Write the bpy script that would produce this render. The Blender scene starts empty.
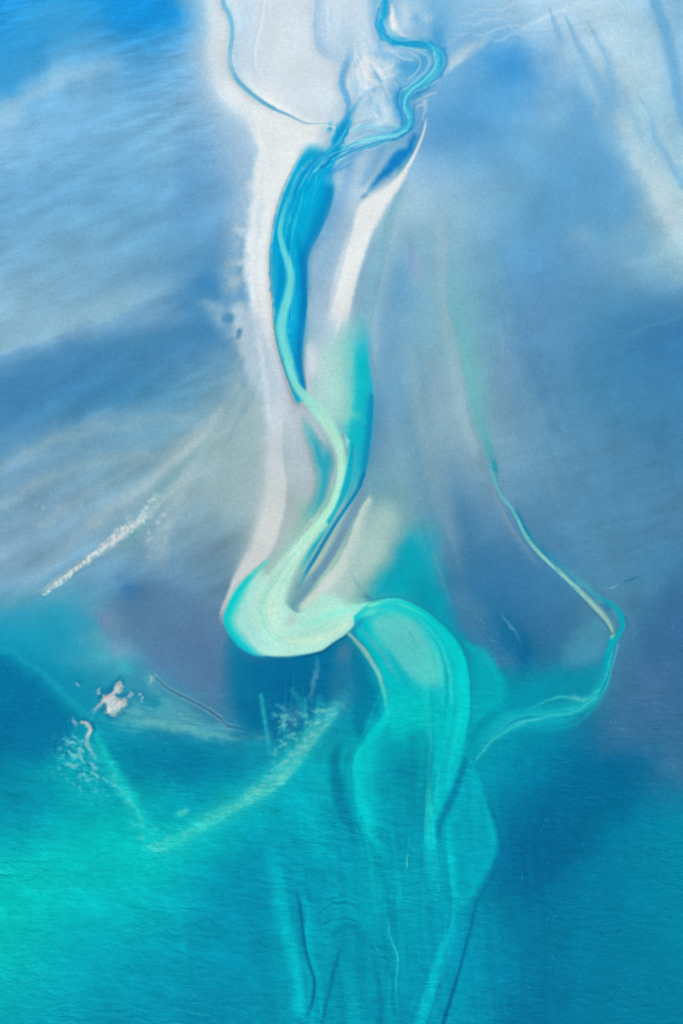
import numpy as np, math
# ---------------------------------------------------------------- survey of the estuary
# Plan coordinates of the survey: u grows to the east, v grows towards the open bay.
# Every vertex of the terrain lattice gets a sediment / water tint, sky sheen painted in, from the survey below.
U0, U1, V0, V1, STEP = -170.0, 853.0, -170.0, 1194.0, 1.0
NU = int((U1-U0)/STEP)+1
NV = int((V1-V0)/STEP)+1
uu = np.linspace(U0, U1, NU, dtype=np.float32)
vv = np.linspace(V0, V1, NV, dtype=np.float32)
PU, PV = np.meshgrid(uu, vv)

_rs = np.random.RandomState(7)
_perm = _rs.permutation(512)
_ang = _rs.rand(512)*2*np.pi
_gx, _gy = np.cos(_ang).astype(np.float32), np.sin(_ang).astype(np.float32)

def perlin(x, y, seed=0):
    xi = np.floor(x).astype(np.int32); yi = np.floor(y).astype(np.int32)
    fx = (x-xi).astype(np.float32); fy = (y-yi).astype(np.float32)
    def g(ix, iy, dx, dy):
        h = _perm[(_perm[(ix+seed*37) & 511]+iy) & 511]
        return _gx[h]*dx+_gy[h]*dy
    sx = fx*fx*fx*(fx*(fx*6-15)+10); sy = fy*fy*fy*(fy*(fy*6-15)+10)
    a = g(xi, yi, fx, fy); b = g(xi+1, yi, fx-1, fy)
    c = g(xi, yi+1, fx, fy-1); d = g(xi+1, yi+1, fx-1, fy-1)
    return ((a+(b-a)*sx)*(1-sy)+(c+(d-c)*sx)*sy)*1.5

def fbm(x, y, octv=4, seed=0, gain=0.5):
    s = 0; a = 1.0; n = 0
    for o in range(octv):
        s = s+a*perlin(x*2**o+o*13.7, y*2**o-o*7.3, seed+o); n += a; a *= gain
    return s/n

def flow(ang, along, across, octv=3, seed=0, warp=None):
    """noise drawn out along a direction (degrees, 0 = east, 90 = towards the bay)"""
    c, s = math.cos(math.radians(ang)), math.sin(math.radians(ang))
    x, y = (PU, PV) if warp is None else warp
    return fbm((x*c+y*s)/along, (-x*s+y*c)/across, octv, seed)

def ss(a, b, x):
    t = np.clip((x-a)/(b-a), 0, 1); return t*t*(3-2*t)

def lin(c):
    c = np.asarray(c, dtype=np.float32)/255.0
    return np.where(c <= 0.04045, c/12.92, ((c+0.055)/1.055)**2.4)

WARP_A = (fbm(PU/22, PV/22, 3, 11), fbm(PU/22, PV/22, 3, 21))
WARP_B = (fbm(PU/7, PV/7, 3, 31), fbm(PU/7, PV/7, 3, 41))

def catmull(P, n=10):
    P = np.asarray(P, dtype=np.float64)
    if len(P) < 3: return P
    Q = np.vstack([2*P[0]-P[1], P, 2*P[-1]-P[-2]]); out = []
    for i in range(1, len(Q)-2):
        p0, p1, p2, p3 = Q[i-1:i+3]
        for k in range(n):
            t = k/n
            out.append(0.5*((2*p1)+(-p0+p2)*t+(2*p0-5*p1+4*p2-p3)*t*t+(-p0+3*p1-3*p2+p3)*t**3))
    out.append(P[-1]); return np.array(out)

def box(x0, x1, y0, y1):
    i0 = max(0, int((x0-U0)/STEP)); i1 = min(NU, int((x1-U0)/STEP)+2)
    j0 = max(0, int((y0-V0)/STEP)); j1 = min(NV, int((y1-V0)/STEP)+2)
    return slice(j0, max(j0, j1)), slice(i0, max(i0, i1))

class Survey:
    """tint layers (surface colour plus painted sky sheen) are kept in sRGB 0..255 while mapping and turned linear at the end"""
    def __init__(s):
        s.T = np.zeros((NV, NU, 3), dtype=np.float32)
    def coords(s, sl, wa, wb):
        x = PU[sl]; y = PV[sl]
        if wa: x = x+wa*WARP_A[0][sl]; y = y+wa*WARP_A[1][sl]
        if wb: x = x+wb*WARP_B[0][sl]; y = y+wb*WARP_B[1][sl]
        return x, y
    def mix(s, sl, col, a, mod):
        if mod is not None: a = a*mod[sl]
        a = a[..., None]
        s.T[sl] = s.T[sl]*(1-a)+np.asarray(col, dtype=np.float32)*a
    def stroke(s, pts, col, h=(0, 0), a=1.0, wa=0, wb=0, mod=None, st=None):
        """st = (across, along, seed, lo, hi): break the layer into strands that follow the current
        pts (u, v, wA, wB[, alpha]); going bayward A is the west side and B the east side. col: one colour or one per point"""
        P = np.array([list(p)+[1.0]*(5-len(p)) for p in pts], dtype=np.float64)
        C = np.array(col, dtype=np.float64)
        if C.ndim == 1: C = np.repeat(C[None], len(P), 0)
        elif len(C) != len(P):
            t = np.linspace(0, len(C)-1, len(P)); C = np.stack([np.interp(t, np.arange(len(C)), C[:, k]) for k in range(3)], 1)
        Q = catmull(np.hstack([P, C]))
        Q[:, 2:5] = np.maximum(Q[:, 2:5], 0.0)
        arc = np.concatenate([[0], np.cumsum(np.hypot(*np.diff(Q[:, :2], axis=0).T))])
        Q = np.hstack([Q, arc[:, None]])
        wmax = Q[:, 2:4].max()+abs(wa)+abs(wb)+2
        sl = box(Q[:, 0].min()-wmax, Q[:, 0].max()+wmax, Q[:, 1].min()-wmax, Q[:, 1].max()+wmax)
        if PU[sl].size == 0: return
        X, Y = s.coords(sl, wa, wb)
        D = np.full(X.shape, 1e9, np.float32); SIDE = np.zeros(X.shape, np.float32)
        V = np.zeros(X.shape+(7,), np.float32)
        oj, oi = sl[0].start, sl[1].start
        for p, q in zip(Q[:-1], Q[1:]):
            dx, dy = q[0]-p[0], q[1]-p[1]; L2 = dx*dx+dy*dy
            if L2 < 1e-9: continue
            b = box(min(p[0], q[0])-wmax, max(p[0], q[0])+wmax, min(p[1], q[1])-wmax, max(p[1], q[1])+wmax)
            b = (slice(b[0].start-oj, b[0].stop-oj), slice(b[1].start-oi, b[1].stop-oi))
            x = X[b]-p[0]; y = Y[b]-p[1]
            if x.size == 0: continue
            t = np.clip((x*dx+y*dy)/L2, 0, 1)
            d = np.hypot(x-t*dx, y-t*dy)
            m = d < D[b]
            D[b] = np.where(m, d, D[b]); SIDE[b] = np.where(m, dx*y-dy*x, SIDE[b])
            val = p[None, None, 2:]+(q-p)[None, None, 2:]*t[..., None]
            V[b] = np.where(m[..., None], val, V[b])
        w = np.where(SIDE > 0, V[..., 0], V[..., 1])
        hh = np.where(SIDE > 0, h[0], h[1])
        r = D/np.maximum(w, 1e-3)
        al = 1-ss(0, 1, (r-hh)/np.maximum(1-hh, 1e-3))
        al = np.where(D > 1e8, 0, al)*V[..., 2]*a
        if st:
            sd = np.minimum(D, 300)*np.where(SIDE > 0, 1, -1)*24/np.maximum(w, 4)+2.5*WARP_A[0][sl]
            al = al*ss(st[3], st[4], fbm(sd/st[0], V[..., 6]/st[1]+WARP_A[1][sl]*.25, 2, st[2]))
        s.mix(sl, V[..., 3:6], al.astype(np.float32), mod)
    def poly(s, pts, col, soft=6, a=1.0, wa=0, wb=0, mod=None, smooth=True):
        """soft: one width, inside the outline, over which the layer comes in (or a pair: inside, outside)"""
        si, so = soft if isinstance(soft, tuple) else (soft, 0.0)
        P = np.array(pts, dtype=np.float64)
        if smooth: P = catmull(np.vstack([P, P[:1]]), 6)[:-1]
        pad = so+abs(wa)+abs(wb)+2
        sl = box(P[:, 0].min()-pad, P[:, 0].max()+pad, P[:, 1].min()-pad, P[:, 1].max()+pad)
        if PU[sl].size == 0: return
        X, Y = s.coords(sl, wa, wb)
        ins = np.zeros(X.shape, bool); D = np.full(X.shape, 1e9, np.float32)
        for p, q in zip(P, np.roll(P, -1, 0)):
            dx, dy = q-p; L2 = dx*dx+dy*dy
            if L2 < 1e-9: continue
            t = np.clip(((X-p[0])*dx+(Y-p[1])*dy)/L2, 0, 1)
            D = np.minimum(D, np.hypot(X-p[0]-t*dx, Y-p[1]-t*dy))
            if abs(dy) > 1e-9:
                c = (p[1] > Y) != (q[1] > Y)
                ins ^= c & (X < dx*(Y-p[1])/dy+p[0])
        sd = np.where(ins, D, -D)
        s.mix(sl, col, (ss(-so, si, sd)*a).astype(np.float32), mod)
    def blob(s, x, y, rx, ry, ang, col, a=1.0, wa=0, wb=0, mod=None, p=1.0):
        R = max(rx, ry)*2.2+abs(wa)+abs(wb)
        sl = box(x-R, x+R, y-R, y+R)
        if PU[sl].size == 0: return
        X, Y = s.coords(sl, wa, wb)
        c, n = math.cos(math.radians(ang)), math.sin(math.radians(ang))
        dx, dy = X-x, Y-y
        e = ((dx*c+dy*n)/rx)**2+((-dx*n+dy*c)/ry)**2
        s.mix(sl, col, (np.exp(-(e**p))*a).astype(np.float32), mod)
    def soften(s, x, y, rx, ry, ang, k, a=1.0):
        """let the tints of one patch run into each other, as drifting silt does"""
        R = max(rx, ry)*1.6+k*3
        sl = box(x-R, x+R, y-R, y+R)
        B = s.T[sl]
        for _ in range(3):
            for ax in (0, 1):
                m = B.shape[ax]; q = np.concatenate([np.repeat(np.take(B, [0], ax), k, ax), B, np.repeat(np.take(B, [-1], ax), k, ax)], ax)
                cs = np.cumsum(np.concatenate([np.zeros_like(np.take(q, [0], ax)), q], ax), ax, dtype=np.float64)
                B = ((np.take(cs, np.arange(2*k+1, 2*k+1+m), ax)-np.take(cs, np.arange(0, m), ax))/(2*k+1)).astype(np.float32)
        c, n = math.cos(math.radians(ang)), math.sin(math.radians(ang))
        dx, dy = PU[sl]-x, PV[sl]-y
        e = ((dx*c+dy*n)/rx)**2+((-dx*n+dy*c)/ry)**2
        w = (a*np.exp(-e**2))[..., None]
        s.T[sl] = s.T[sl]*(1-w)+B*w
    def tone(s, f, k, mask=None):
        m = f*k if mask is None else f*k*mask
        s.T *= np.exp(m)[..., None]
S = Survey()
# ---- broad tint of flats, shallows and bay, north-west sky sheen painted in, on a coarse lattice (u 0..683, v 0..1024)
BASE = """
30,150,222 45,160,225 35,150,220 205,222,235 195,215,232 150,195,225 140,190,225 170,205,230 180,212,232 130,185,222
60,160,218 110,178,222 90,165,215 175,205,228 215,225,232 185,210,230 120,178,218 125,180,220 170,205,228 130,185,220
130,185,222 120,180,220 120,178,215 150,188,218 215,224,230 130,180,215 90,160,210 110,172,213 140,190,218 150,195,220
110,170,212 110,172,213 110,170,210 120,170,208 190,210,226 175,203,222 140,185,215 105,168,208 95,160,203 170,205,220
115,170,210 118,173,212 105,163,205 95,153,200 150,185,215 130,175,205 125,175,205 90,155,205 110,165,205 150,190,212
135,180,212 120,170,207 105,158,200 85,145,192 180,200,215 125,170,205 115,172,198 95,150,195 75,140,185 65,130,180
75,140,190 65,132,182 70,138,185 115,160,190 185,195,208 115,165,200 125,170,195 95,150,192 70,135,180 65,130,178
85,145,190 90,150,190 110,160,190 150,180,190 175,190,200 108,155,190 135,170,195 100,150,185 80,140,182 70,132,178
115,160,195 125,168,200 130,168,192 140,172,188 165,185,190 110,165,185 105,150,185 85,140,180 78,138,180 75,132,175
120,165,200 100,158,195 95,145,185 105,145,175 160,190,190 110,175,185 65,130,168 65,125,170 75,135,175 65,125,170
20,150,185 40,155,185 85,140,180 80,125,165 10,110,150 20,150,175 15,140,168 40,110,150 70,130,165 65,115,160
0,115,160 10,140,170 50,150,175 65,125,160 20,120,155 0,155,175 10,165,180 0,145,170 50,120,155 60,110,150
0,130,160 0,165,180 0,135,165 10,150,175 10,165,180 0,165,180 0,160,178 0,130,165 0,105,150 40,115,155
0,160,180 0,180,185 0,190,190 0,175,185 0,160,180 0,150,175 0,160,180 0,110,155 0,125,160 0,135,165
0,190,185 0,185,190 0,180,188 0,150,178 0,150,178 0,160,180 0,155,180 0,115,155 0,120,160 0,130,165
0,185,185 0,170,185 0,160,182 0,145,175 0,155,178 0,145,172 0,150,180 0,120,158 0,120,160 0,125,160
0,165,180 0,155,178 0,145,175 0,140,172 0,150,175 0,140,170 0,150,178 0,115,155 0,118,158 0,120,158
"""
B = np.array([[[float(c) for c in k.split(',')] for k in r.split()] for r in BASE.strip().splitlines()], np.float32)
def lattice(Bg, X, Y):
    """smooth (Catmull-Rom) interpolation of the lattice"""
    fx = np.clip(X/683*(Bg.shape[1]-1), 0, Bg.shape[1]-1.001); fy = np.clip(Y/1024*(Bg.shape[0]-1), 0, Bg.shape[0]-1.001)
    ix = fx.astype(int); iy = fy.astype(int); tx = fx-ix; ty = fy-iy
    def w(t): return [((-t+2)*t-1)*t/2, ((3*t-5)*t*t+2)/2, ((-3*t+4)*t+1)*t/2, (t-1)*t*t/2]
    wx, wy = w(tx), w(ty); out = 0
    for j in range(4):
        row = 0
        for i in range(4):
            row = row+Bg[np.clip(iy+j-1, 0, Bg.shape[0]-1), np.clip(ix+i-1, 0, Bg.shape[1]-1)]*wx[i][..., None]
        out = out+row*wy[j][..., None]
    return out
S.T[:] = np.clip(lattice(B, PU+6*WARP_A[0], PV+6*WARP_A[1]), 0, 250)

# ---- wind and current streaks over the flats
bay = ss(610, 760, PV+0.15*(PU-340))             # 1 in the open bay
upl = (1-ss(190, 260, PU))*(1-ss(380, 450, PV))  # western shallows
upr = ss(430, 500, PU)*(1-ss(520, 640, PV))      # eastern shallows
st1 = flow(-14, 60, 7, 4, 51)
st2 = flow(-30, 110, 16, 3, 61)
st3 = flow(62, 60, 9, 3, 71)
S.tone(st1, 0.045, upl*(1-ss(120, 330, PV)*.5)); S.tone(st2, 0.03, upl); S.tone(flow(-9,24,2.6,3,57), .03, upl*(1-ss(150, 330, PV)*.7))
mW = (1-ss(220, 280, PU))*ss(380, 440, PV)*(1-ss(560, 640, PV))
S.tone(flow(-27, 110, 18, 3, 81), 0.045, mW)
S.tone(flow(-16, 60, 9, 3, 91), 0.008, upr); S.tone(fbm(PU/60, PV/60, 3, 95), 0.025, upr)

NW = fbm(PU/13, PV/13, 4, 101)
patch = ss(-0.15, 0.25, NW)
# western shallows, blue sky reflection painted into their tint
S.stroke([(-80,160,6,30),(0,118,8,26),(60,82,8,22),(120,66,6,18,.3)], (158,198,225), a=.3, wa=8)
S.blob(20,45,60,22,-28,(50,155,216),.5,wa=15); S.blob(10,75,40,18,-25,(60,155,212),.6,wa=12)
S.blob(150,12,50,22,5,(20,145,220),.6,wa=12); S.blob(50,12,40,14,0,(70,170,228),.4,wa=12)
S.stroke([(-80,385,8,34),(0,350,8,34),(60,330,7,30),(110,312,6,26),(190,282,6,24,.3)], (138,182,212), h=(.1,0), a=.75, wa=10)
S.stroke([(-80,440,40,34),(0,400,44,34),(70,362,48,30),(140,345,48,26),(205,330,30,22)], (70,134,184), a=.6, wa=8)
S.blob(208,290,30,26,20,(68,138,192),.75,wa=12,wb=6); S.blob(206,284,15,3,10,(52,132,195),.5,wb=6)
S.blob(190,200,16,70,5,(96,156,203),.5,wa=10)
S.blob(60,468,95,34,-22,(128,166,196),.55,wa=8); S.blob(20,545,60,26,-35,(130,165,196),.35,wa=8)
S.stroke([(x,y,12,12,b) for x,y,b in ((-20,470,.3),(50,440,.9),(100,420,1),(160,408,.4))],(150,182,204),a=.4,wa=5)
S.stroke([(x,y,14,12,b) for x,y,b in ((10,600,.2),(80,535,.8),(150,480,1),(190,445,1),(228,410,.2))],(158,182,200),a=.6,wa=4)
S.stroke([(x,y,7,6,b) for x,y,b in ((130,497,.3),(180,455,1),(205,435,1),(222,418,.2))],(190,203,208),a=.65,wa=2)
S.stroke([(x,y,9,15,b) for x,y,b in ((160,575,.2),(166,535,.9),(176,500,1),(192,474,1),(218,450,.2))],(172,192,203),a=.65,wa=3)
S.stroke([(x,y,5,6,b) for x,y,b in ((120,552,.4),(150,512,1),(172,482,1),(196,458,.3))],(116,166,182),a=.65,wa=2)
S.stroke([(x,y,9,9,b) for x,y,b in ((-10,530,.3),(40,492,.8),(90,460,1),(150,440,.2))],(108,156,190),a=.35,wa=5)
S.blob(205,540,18,36,20,(112,150,182),.6,wa=4)
S.blob(225,470,26,50,25,(146,176,192),.5,wa=6); S.blob(150,520,90,50,-30,(128,164,190),.35,wa=8)
# eastern shallows
st1 = flow(-14, 60, 7, 4, 51)
st2 = flow(-30, 110, 16, 3, 61)
st3 = flow(62, 60, 9, 3, 71)
S.tone(st1, 0.08, upl*(1-ss(120, 330, PV)*.5)); S.tone(st2, 0.10, upl); S.tone(flow(-9,24,2.6,3,57), .09, upl*(1-ss(150, 330, PV)*.7))
mW = (1-ss(220, 280, PU))*ss(380, 440, PV)*(1-ss(560, 640, PV))
S.tone(flow(-27, 110, 18, 3, 81), 0.10, mW)
S.tone(flow(-16, 60, 9, 3, 91), 0.04, upr); S.tone(fbm(PU/60, PV/60, 3, 95), 0.06, upr)

NW = fbm(PU/13, PV/13, 4, 101)
patch = ss(-0.15, 0.25, NW)
# western shallows again, with the sky's blue sheen as colour
S.stroke([(-80,160,6,30),(0,118,8,26),(60,82,8,22),(120,66,6,18,.3)], (172,206,228), a=.55, wa=14)
S.blob(20,45,60,22,-28,(50,155,216),.5,wa=15); S.blob(10,75,40,18,-25,(60,155,212),.6,wa=12)
S.blob(150,12,50,22,5,(20,145,220),.6,wa=12); S.blob(50,12,40,14,0,(70,170,228),.4,wa=12)
S.stroke([(-80,385,8,34),(0,350,8,34),(60,330,7,30),(110,312,6,26),(190,282,6,24,.3)], (138,182,212), h=(.1,0), a=.75, wa=10)
S.stroke([(-80,440,40,34),(0,400,44,34),(70,362,48,30),(140,345,48,26),(205,330,30,22)], (66,132,184), a=.65, wa=12)
S.blob(208,290,30,26,20,(68,138,192),.75,wa=12,wb=6); S.blob(206,284,15,3,10,(52,132,195),.5,wb=6)
S.blob(190,200,16,70,5,(96,156,203),.5,wa=10)
for p, a in (([(0,470),(60,440),(120,425),(190,415)],.35),([(0,505),(50,478),(100,462),(150,452)],.4),([(40,525),(110,480),(170,448),(245,400)],.35),
          ([(90,520),(150,480),(190,450),(235,420)],.4),([(150,560),(165,520),(185,488),(220,455)],.3)):
    S.stroke([(x,y,9,9) for x,y in p],(172,195,208),a=a,wa=10,wb=3)
S.stroke([(128,545,8,10),(150,510,9,10),(175,478,8,10,.6),(215,440,6,6,.2)],(110,172,188),a=.55,wa=8)
# eastern shallows
S.blob(508,66,30,26,40,(52,146,212),.8,wa=14,wb=4); S.blob(500,90,40,26,20,(84,160,212),.5,wa=12)
S.blob(640,70,46,62,5,(184,210,224),.65,wa=14); S.blob(662,190,20,50,-28,(188,208,218),.8,wa=10,wb=5)
S.poly([(566,60),(580,62),(597,82),(612,78),(617,105),(626,145),(642,185),(660,240),(640,262),(590,250),(540,240),(530,190),(545,140),(556,95)],(94,160,205),soft=(30,6),a=.85,wa=8,wb=3)
S.stroke([(648,-60,10,10),(655,0,8,9),(665,30,8,10),(674,70,8,10),(680,110,6,12),(700,160,4,20)],(100,168,212),a=.8,h=(.3,.2),wb=2)
S.stroke([(438,80,5,8,.4),(448,66,8,12),(460,55,10,12,.9),(480,42,9,9,.5),(500,30,4,6,0)],(196,213,225),a=.85,wa=4,wb=2)
for k,(x0,y0) in enumerate([(440,40),(450,28),(470,46),(480,34),(500,36),(455,16)]):
    S.stroke([(x0,y0,2,2,.2),(x0+40,y0-8,2.4,2.4),(x0+85,y0-16,2,2,.1)],(188,214,232),a=.45,wa=8,wb=2)
S.stroke([(520,30,2,4,.3),(545,18,2,5),(570,8,2,5),(590,-4,2,5)],(196,218,232),a=.75,wa=3)
for p,w,a in (([(566,16,1),(572,34,2),(582,54,4),(594,76,7),(604,100,10)],1,.75),([(588,22,1),(598,42,2.4),(606,60,4),(612,84,7),(618,110,9)],1,.65),([(550,10,1),(554,24,3),(560,40,3)],1,.6),([(637,94,1),(650,113,2.6),(654,136,3),(666,156,4),(684,186,6)],1,.75),([(626,96,1),(634,118,2),(642,140,2)],1,.4),([(545,60,4),(552,80,5),(560,100,8)],1,.3)):
    S.stroke([(x,y,k*1.2,k*2.4,1) for x,y,k in p],(104,168,210),a=a*.85,wa=1.5,wb=.5)
for p,a in (([(577,26,1),(588,48,4),(600,68,4),(608,82,2)],.55),([(590,84,3),(597,98,7),(595,116,5)],.6),([(616,86,2),(628,118,6),(640,152,10),(660,190,14),(690,240,16)],.55),([(560,36,2),(568,56,4),(574,70,2)],.35),([(644,100,2),(660,128,6),(676,160,8)],.55),([(610,30,3),(618,52,6),(624,84,8)],.4),([(600,20,3),(612,40,4)],.4)):
    S.stroke([(x,y,k,k*.7,1) for x,y,k in p],(190,211,224),a=a,wa=3,wb=1.5,mod=.5+.5*patch)
S.blob(582,235,13,9,-25,(138,182,212),.6,wa=10,wb=4); S.blob(636,228,24,12,-30,(140,182,208),.55,wa=10,wb=4)
S.blob(650,340,60,50,0,(62,128,178),.5,wa=18); S.blob(560,300,50,34,-30,(88,150,200),.3,wa=14)
S.blob(545,118,24,10,-20,(140,188,220),.35,wa=10)
S.stroke([(596,345,3,3,0),(640,330,3,3),(690,312,3,3,.5)],(92,150,196),a=.5,wa=4)

# ---- middle flats between the two channels
S.stroke([(392,120,4,4),(398,185,4,14),(385,225,3,12),(374,262,3,13),(366,300,3,13),(362,340,3,10)],(126,180,204),a=.8,wb=1)
S.stroke([(404,190,2,12,.4),(394,230,2,14),(386,262,2,14),(378,300,2,10),(373,330,2,10),(376,362,3,8,.7),(384,400,3,6,0)],(160,194,218),h=(.3,0),a=.7,wb=1)
S.blob(400,285,18,40,10,(92,158,205),.6,wa=6); S.blob(382,400,12,50,5,(92,150,192),.6,wa=6)
S.blob(416,268,7,18,-12,(168,172,210),.5,wa=3); S.blob(411,255,2.5,14,-8,(110,145,198),.5)
S.stroke([(446,228,16,3),(446,300,18,2),(456,345,20,2),(462,385,22,2),(468,420,16,2),(478,452,12,2,.8)],(164,190,208),h=(0,.3),a=.65,wb=1)
S.stroke([(420,430,10,6,0),(428,460,10,4,.7),(436,500,10,4,.9),(440,540,10,4,.7),(444,570,10,4,0)],(122,165,190),h=(0,.2),a=.6)
S.blob(440,390,18,46,-8,(142,174,198),.6,wa=8)
S.blob(408,470,22,42,8,(118,170,186),.55,wa=8)
S.stroke([(448,232,2,16,.35),(450,300,2,22,.8),(462,350,3,24),(470,395,3,22),(478,425,4,18),(488,450,5,10),(494,470,3,6)],[(122,178,202),(112,178,198),(105,176,190),(96,176,186),(88,170,182),(60,160,176),(40,152,176)],a=.85,wa=2)
S.stroke([(505,320,10,10,.2),(503,370,10,10),(508,420,10,10,.3)],(125,160,195),a=.5,wa=6)
S.blob(462,520,22,60,-18,(62,125,170),.75,wa=8); S.blob(500,585,45,40,30,(52,118,164),.6,wa=14)
S.blob(545,600,40,30,30,(60,126,170),.5,wa=12)
S.stroke([(478,452,6,1,.5),(490,482,7,1),(508,520,8,1),(526,548,7,1,.7),(545,572,6,1,.0)],(128,158,186),a=.7,h=(0,.2))
# eastern mud
S.poly([(628,600),(660,585),(720,570),(790,560),(790,770),(690,790),(655,765),(600,745),(598,715),(612,680),(624,640)],(56,112,150),soft=(30,6),a=.7,wa=14,wb=4)
S.blob(672,640,30,50,20,(58,105,155),.5,wa=16); S.blob(620,740,26,16,-15,(84,120,160),.5,wa=12,wb=5); S.blob(650,690,26,30,20,(86,122,165),.35,wa=14)
S.blob(668,770,24,18,-30,(70,122,160),.5,wa=12,wb=6)
S.blob(560,830,60,34,-25,(0,103,145),.7,wa=16); S.blob(600,790,50,30,-35,(0,108,148),.6,wa=14); S.blob(530,860,34,28,-40,(0,104,150),.5,wa=10)

# ---- western sandbank and its ragged mottled edge
S.stroke([(206,-60,22,20),(210,-5,14,14),(216,30,14,14),(218,60,18,12),(226,86,24,12),(250,106,26,12),(276,124,24,22),(283,160,30,14),(274,195,26,8),(267,230,26,6),(262,262,24,9),(264,300,24,9),(268,330,18,9),(276,365,14,8),(284,395,12,8,.6)],
   [(226,230,232),(226,230,232),(222,228,232),(228,230,230),(229,234,235),(229,234,235),(229,234,235),(229,234,235),(229,234,235),(229,234,235),(229,234,235),(228,230,230),(222,226,228),(206,214,222),(192,202,214)],
   h=(.05,.75),a=.97,wa=6,wb=2.5)
S.poly([(255,104),(285,116),(305,124),(318,128),(316,140),(306,148),(296,165),(284,190),(276,215),(262,200),(262,160),(250,125)],(229,234,235),soft=(4,3),a=.95,wb=1.5)
S.stroke([(200,-60,30,5),(196,0,26,6),(200,40,20,8),(212,90,22,8),(236,125,24,8),(246,160,24,8),(244,200,22,8),(236,250,22,8),(232,290,20,10),(238,330,20,12)],(176,200,222),a=.7,wa=8,wb=3,mod=.55+.45*patch)
S.poly([(226,305),(240,298),(262,315),(274,345),(286,385),(296,420),(290,450),(268,440),(262,410),(250,385),(236,350)],(186,204,218),soft=(10,4),a=.85,wa=5,wb=3.5)
S.blob(212,306,13,4,22,(150,186,212),.85,wb=4); S.blob(219,318,12,7,60,(158,190,213),.8,wb=4)
S.blob(228,318,5,6,35,(72,138,186),.95,wb=3,p=1.5); S.blob(239,333,3,5,10,(82,140,182),.9,wb=3,p=1.5); S.blob(234,296,4,9,40,(100,154,200),.8,wb=3,p=1.5); S.blob(226,300,3,9,20,(92,150,198),.7,wb=3,p=1.5)
S.stroke([(257,330,4,4,.3),(262,360,4,5),(266,390,3,6),(268,420,3,6,.6)],(214,222,226),a=.7,wb=2)
S.stroke([(256,342,2,2,.3),(258,370,2,2),(262,400,2,2,.6)],(160,188,206),a=.6,wb=1)
S.poly([(236,360),(246,380),(254,400),(262,425),(262,470),(250,500),(225,520),(205,500),(215,450),(226,400)],(148,178,192),soft=(14,6),a=.75,wa=8,wb=3)
S.blob(242,383,5,3,30,(112,150,184),.6,wb=6)
S.stroke([(282,400,12,12,.6),(278,430,14,9,.8),(276,460,16,9),(275,490,16,14),(266,520,14,18),(256,545,10,20),(243,567,8,12),(233,590,6,7),(225,608,5,4),(220,622,4,3,.4)],
   [(196,206,214),(196,206,212),(196,206,210),(202,209,210),(205,210,209),(206,210,209),(204,208,207),(198,204,205),(190,195,200),(170,180,195)],h=(.2,.7),a=.95,wa=2,wb=1)
S.stroke([(286,415,3,14,.3),(284,440,2,16),(286,465,2,18),(292,490,2,14,.5)],(166,188,198),h=(.5,0),a=.7,wb=1)
S.blob(303,455,12,40,-12,(176,192,204),.6); S.blob(300,395,7,30,-18,(184,192,208),.6)
# plateau between the creeks
S.poly([(236,-60),(350,-60),(372,20),(368,60),(340,75),(330,118),(312,121),(280,108),(250,90),(236,70),(237,40),(230,0)],(206,221,233),soft=(7,1),a=.85,wb=2)
S.blob(300,70,34,34,20,(214,226,234),.6,wa=8); S.blob(268,95,22,10,38,(226,230,230),.8); S.blob(285,30,12,40,5,(220,226,230),.5,wa=6)
S.stroke([(264,-10,4,2,.5),(260,20,4,2),(254,48,4,2),(254,68,4,2),(262,80,4,2,.2)],(190,210,228),a=.55); S.stroke([(266,-10,2,3),(262,20,2,3),(256,48,2,3),(256,66,2,3),(264,80,2,3,.3)],(226,232,235),a=.7)
S.blob(246,20,8,30,3,(184,208,230),.6,wa=4)
S.stroke([(318,-20,3,10),(316,10,3,14),(315,30,3,18),(320,50,4,20),(336,60,4,18,.5)],(164,196,224),h=(.3,0),a=.8,wb=1)
S.stroke([(326,-10,2,4),(330,20,2,5),(338,40,2,5),(345,52,2,4,.2)],(204,219,232),a=.6,wb=1)
# ---- western creek
S.stroke([(218,-60,7,7),(222.5,0,7,7),(231,25,6,6),(230,55,6,6),(237,80,6,6),(261,101,5,6),(288,115,4,5),(312,124,3,4),(331,123,3,3)],(230,234,235),a=.7)
S.stroke([(214,-60,3.4,3.4),(222.5,0,3.4,3.4),(227.7,12,3.4,3.4),(231.8,25,3.3,3.3),(231.8,37,3.1,3.1),(229.7,53,3.1,3.1),(230.7,67,3,3),(237,80,2.8,2.8),(249,92,2.6,2.6),(261.5,101.5,2.3,2.3),(273.8,108.6,2,2),(288,114.8,1.6,1.6),(302.5,122,1.3,1.3),(312.7,124,1.1,1.1),(331,123,1,1)],
   [(112,180,216),(106,178,216),(112,182,218),(116,184,218),(116,184,218),(112,182,216),(104,176,212),(92,170,210),(82,164,206),(84,166,206),(92,170,208),(110,172,204),(140,184,208),(150,190,212),(160,200,218)],h=(.45,.45),a=.97)
S.stroke([(232.5,67,.4,1.8),(238,79,.4,1.8),(250,91,.4,1.8),(262.5,100.5,.4,1.6),(275,108,.4,1.4)],(60,146,194),a=.7)

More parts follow.
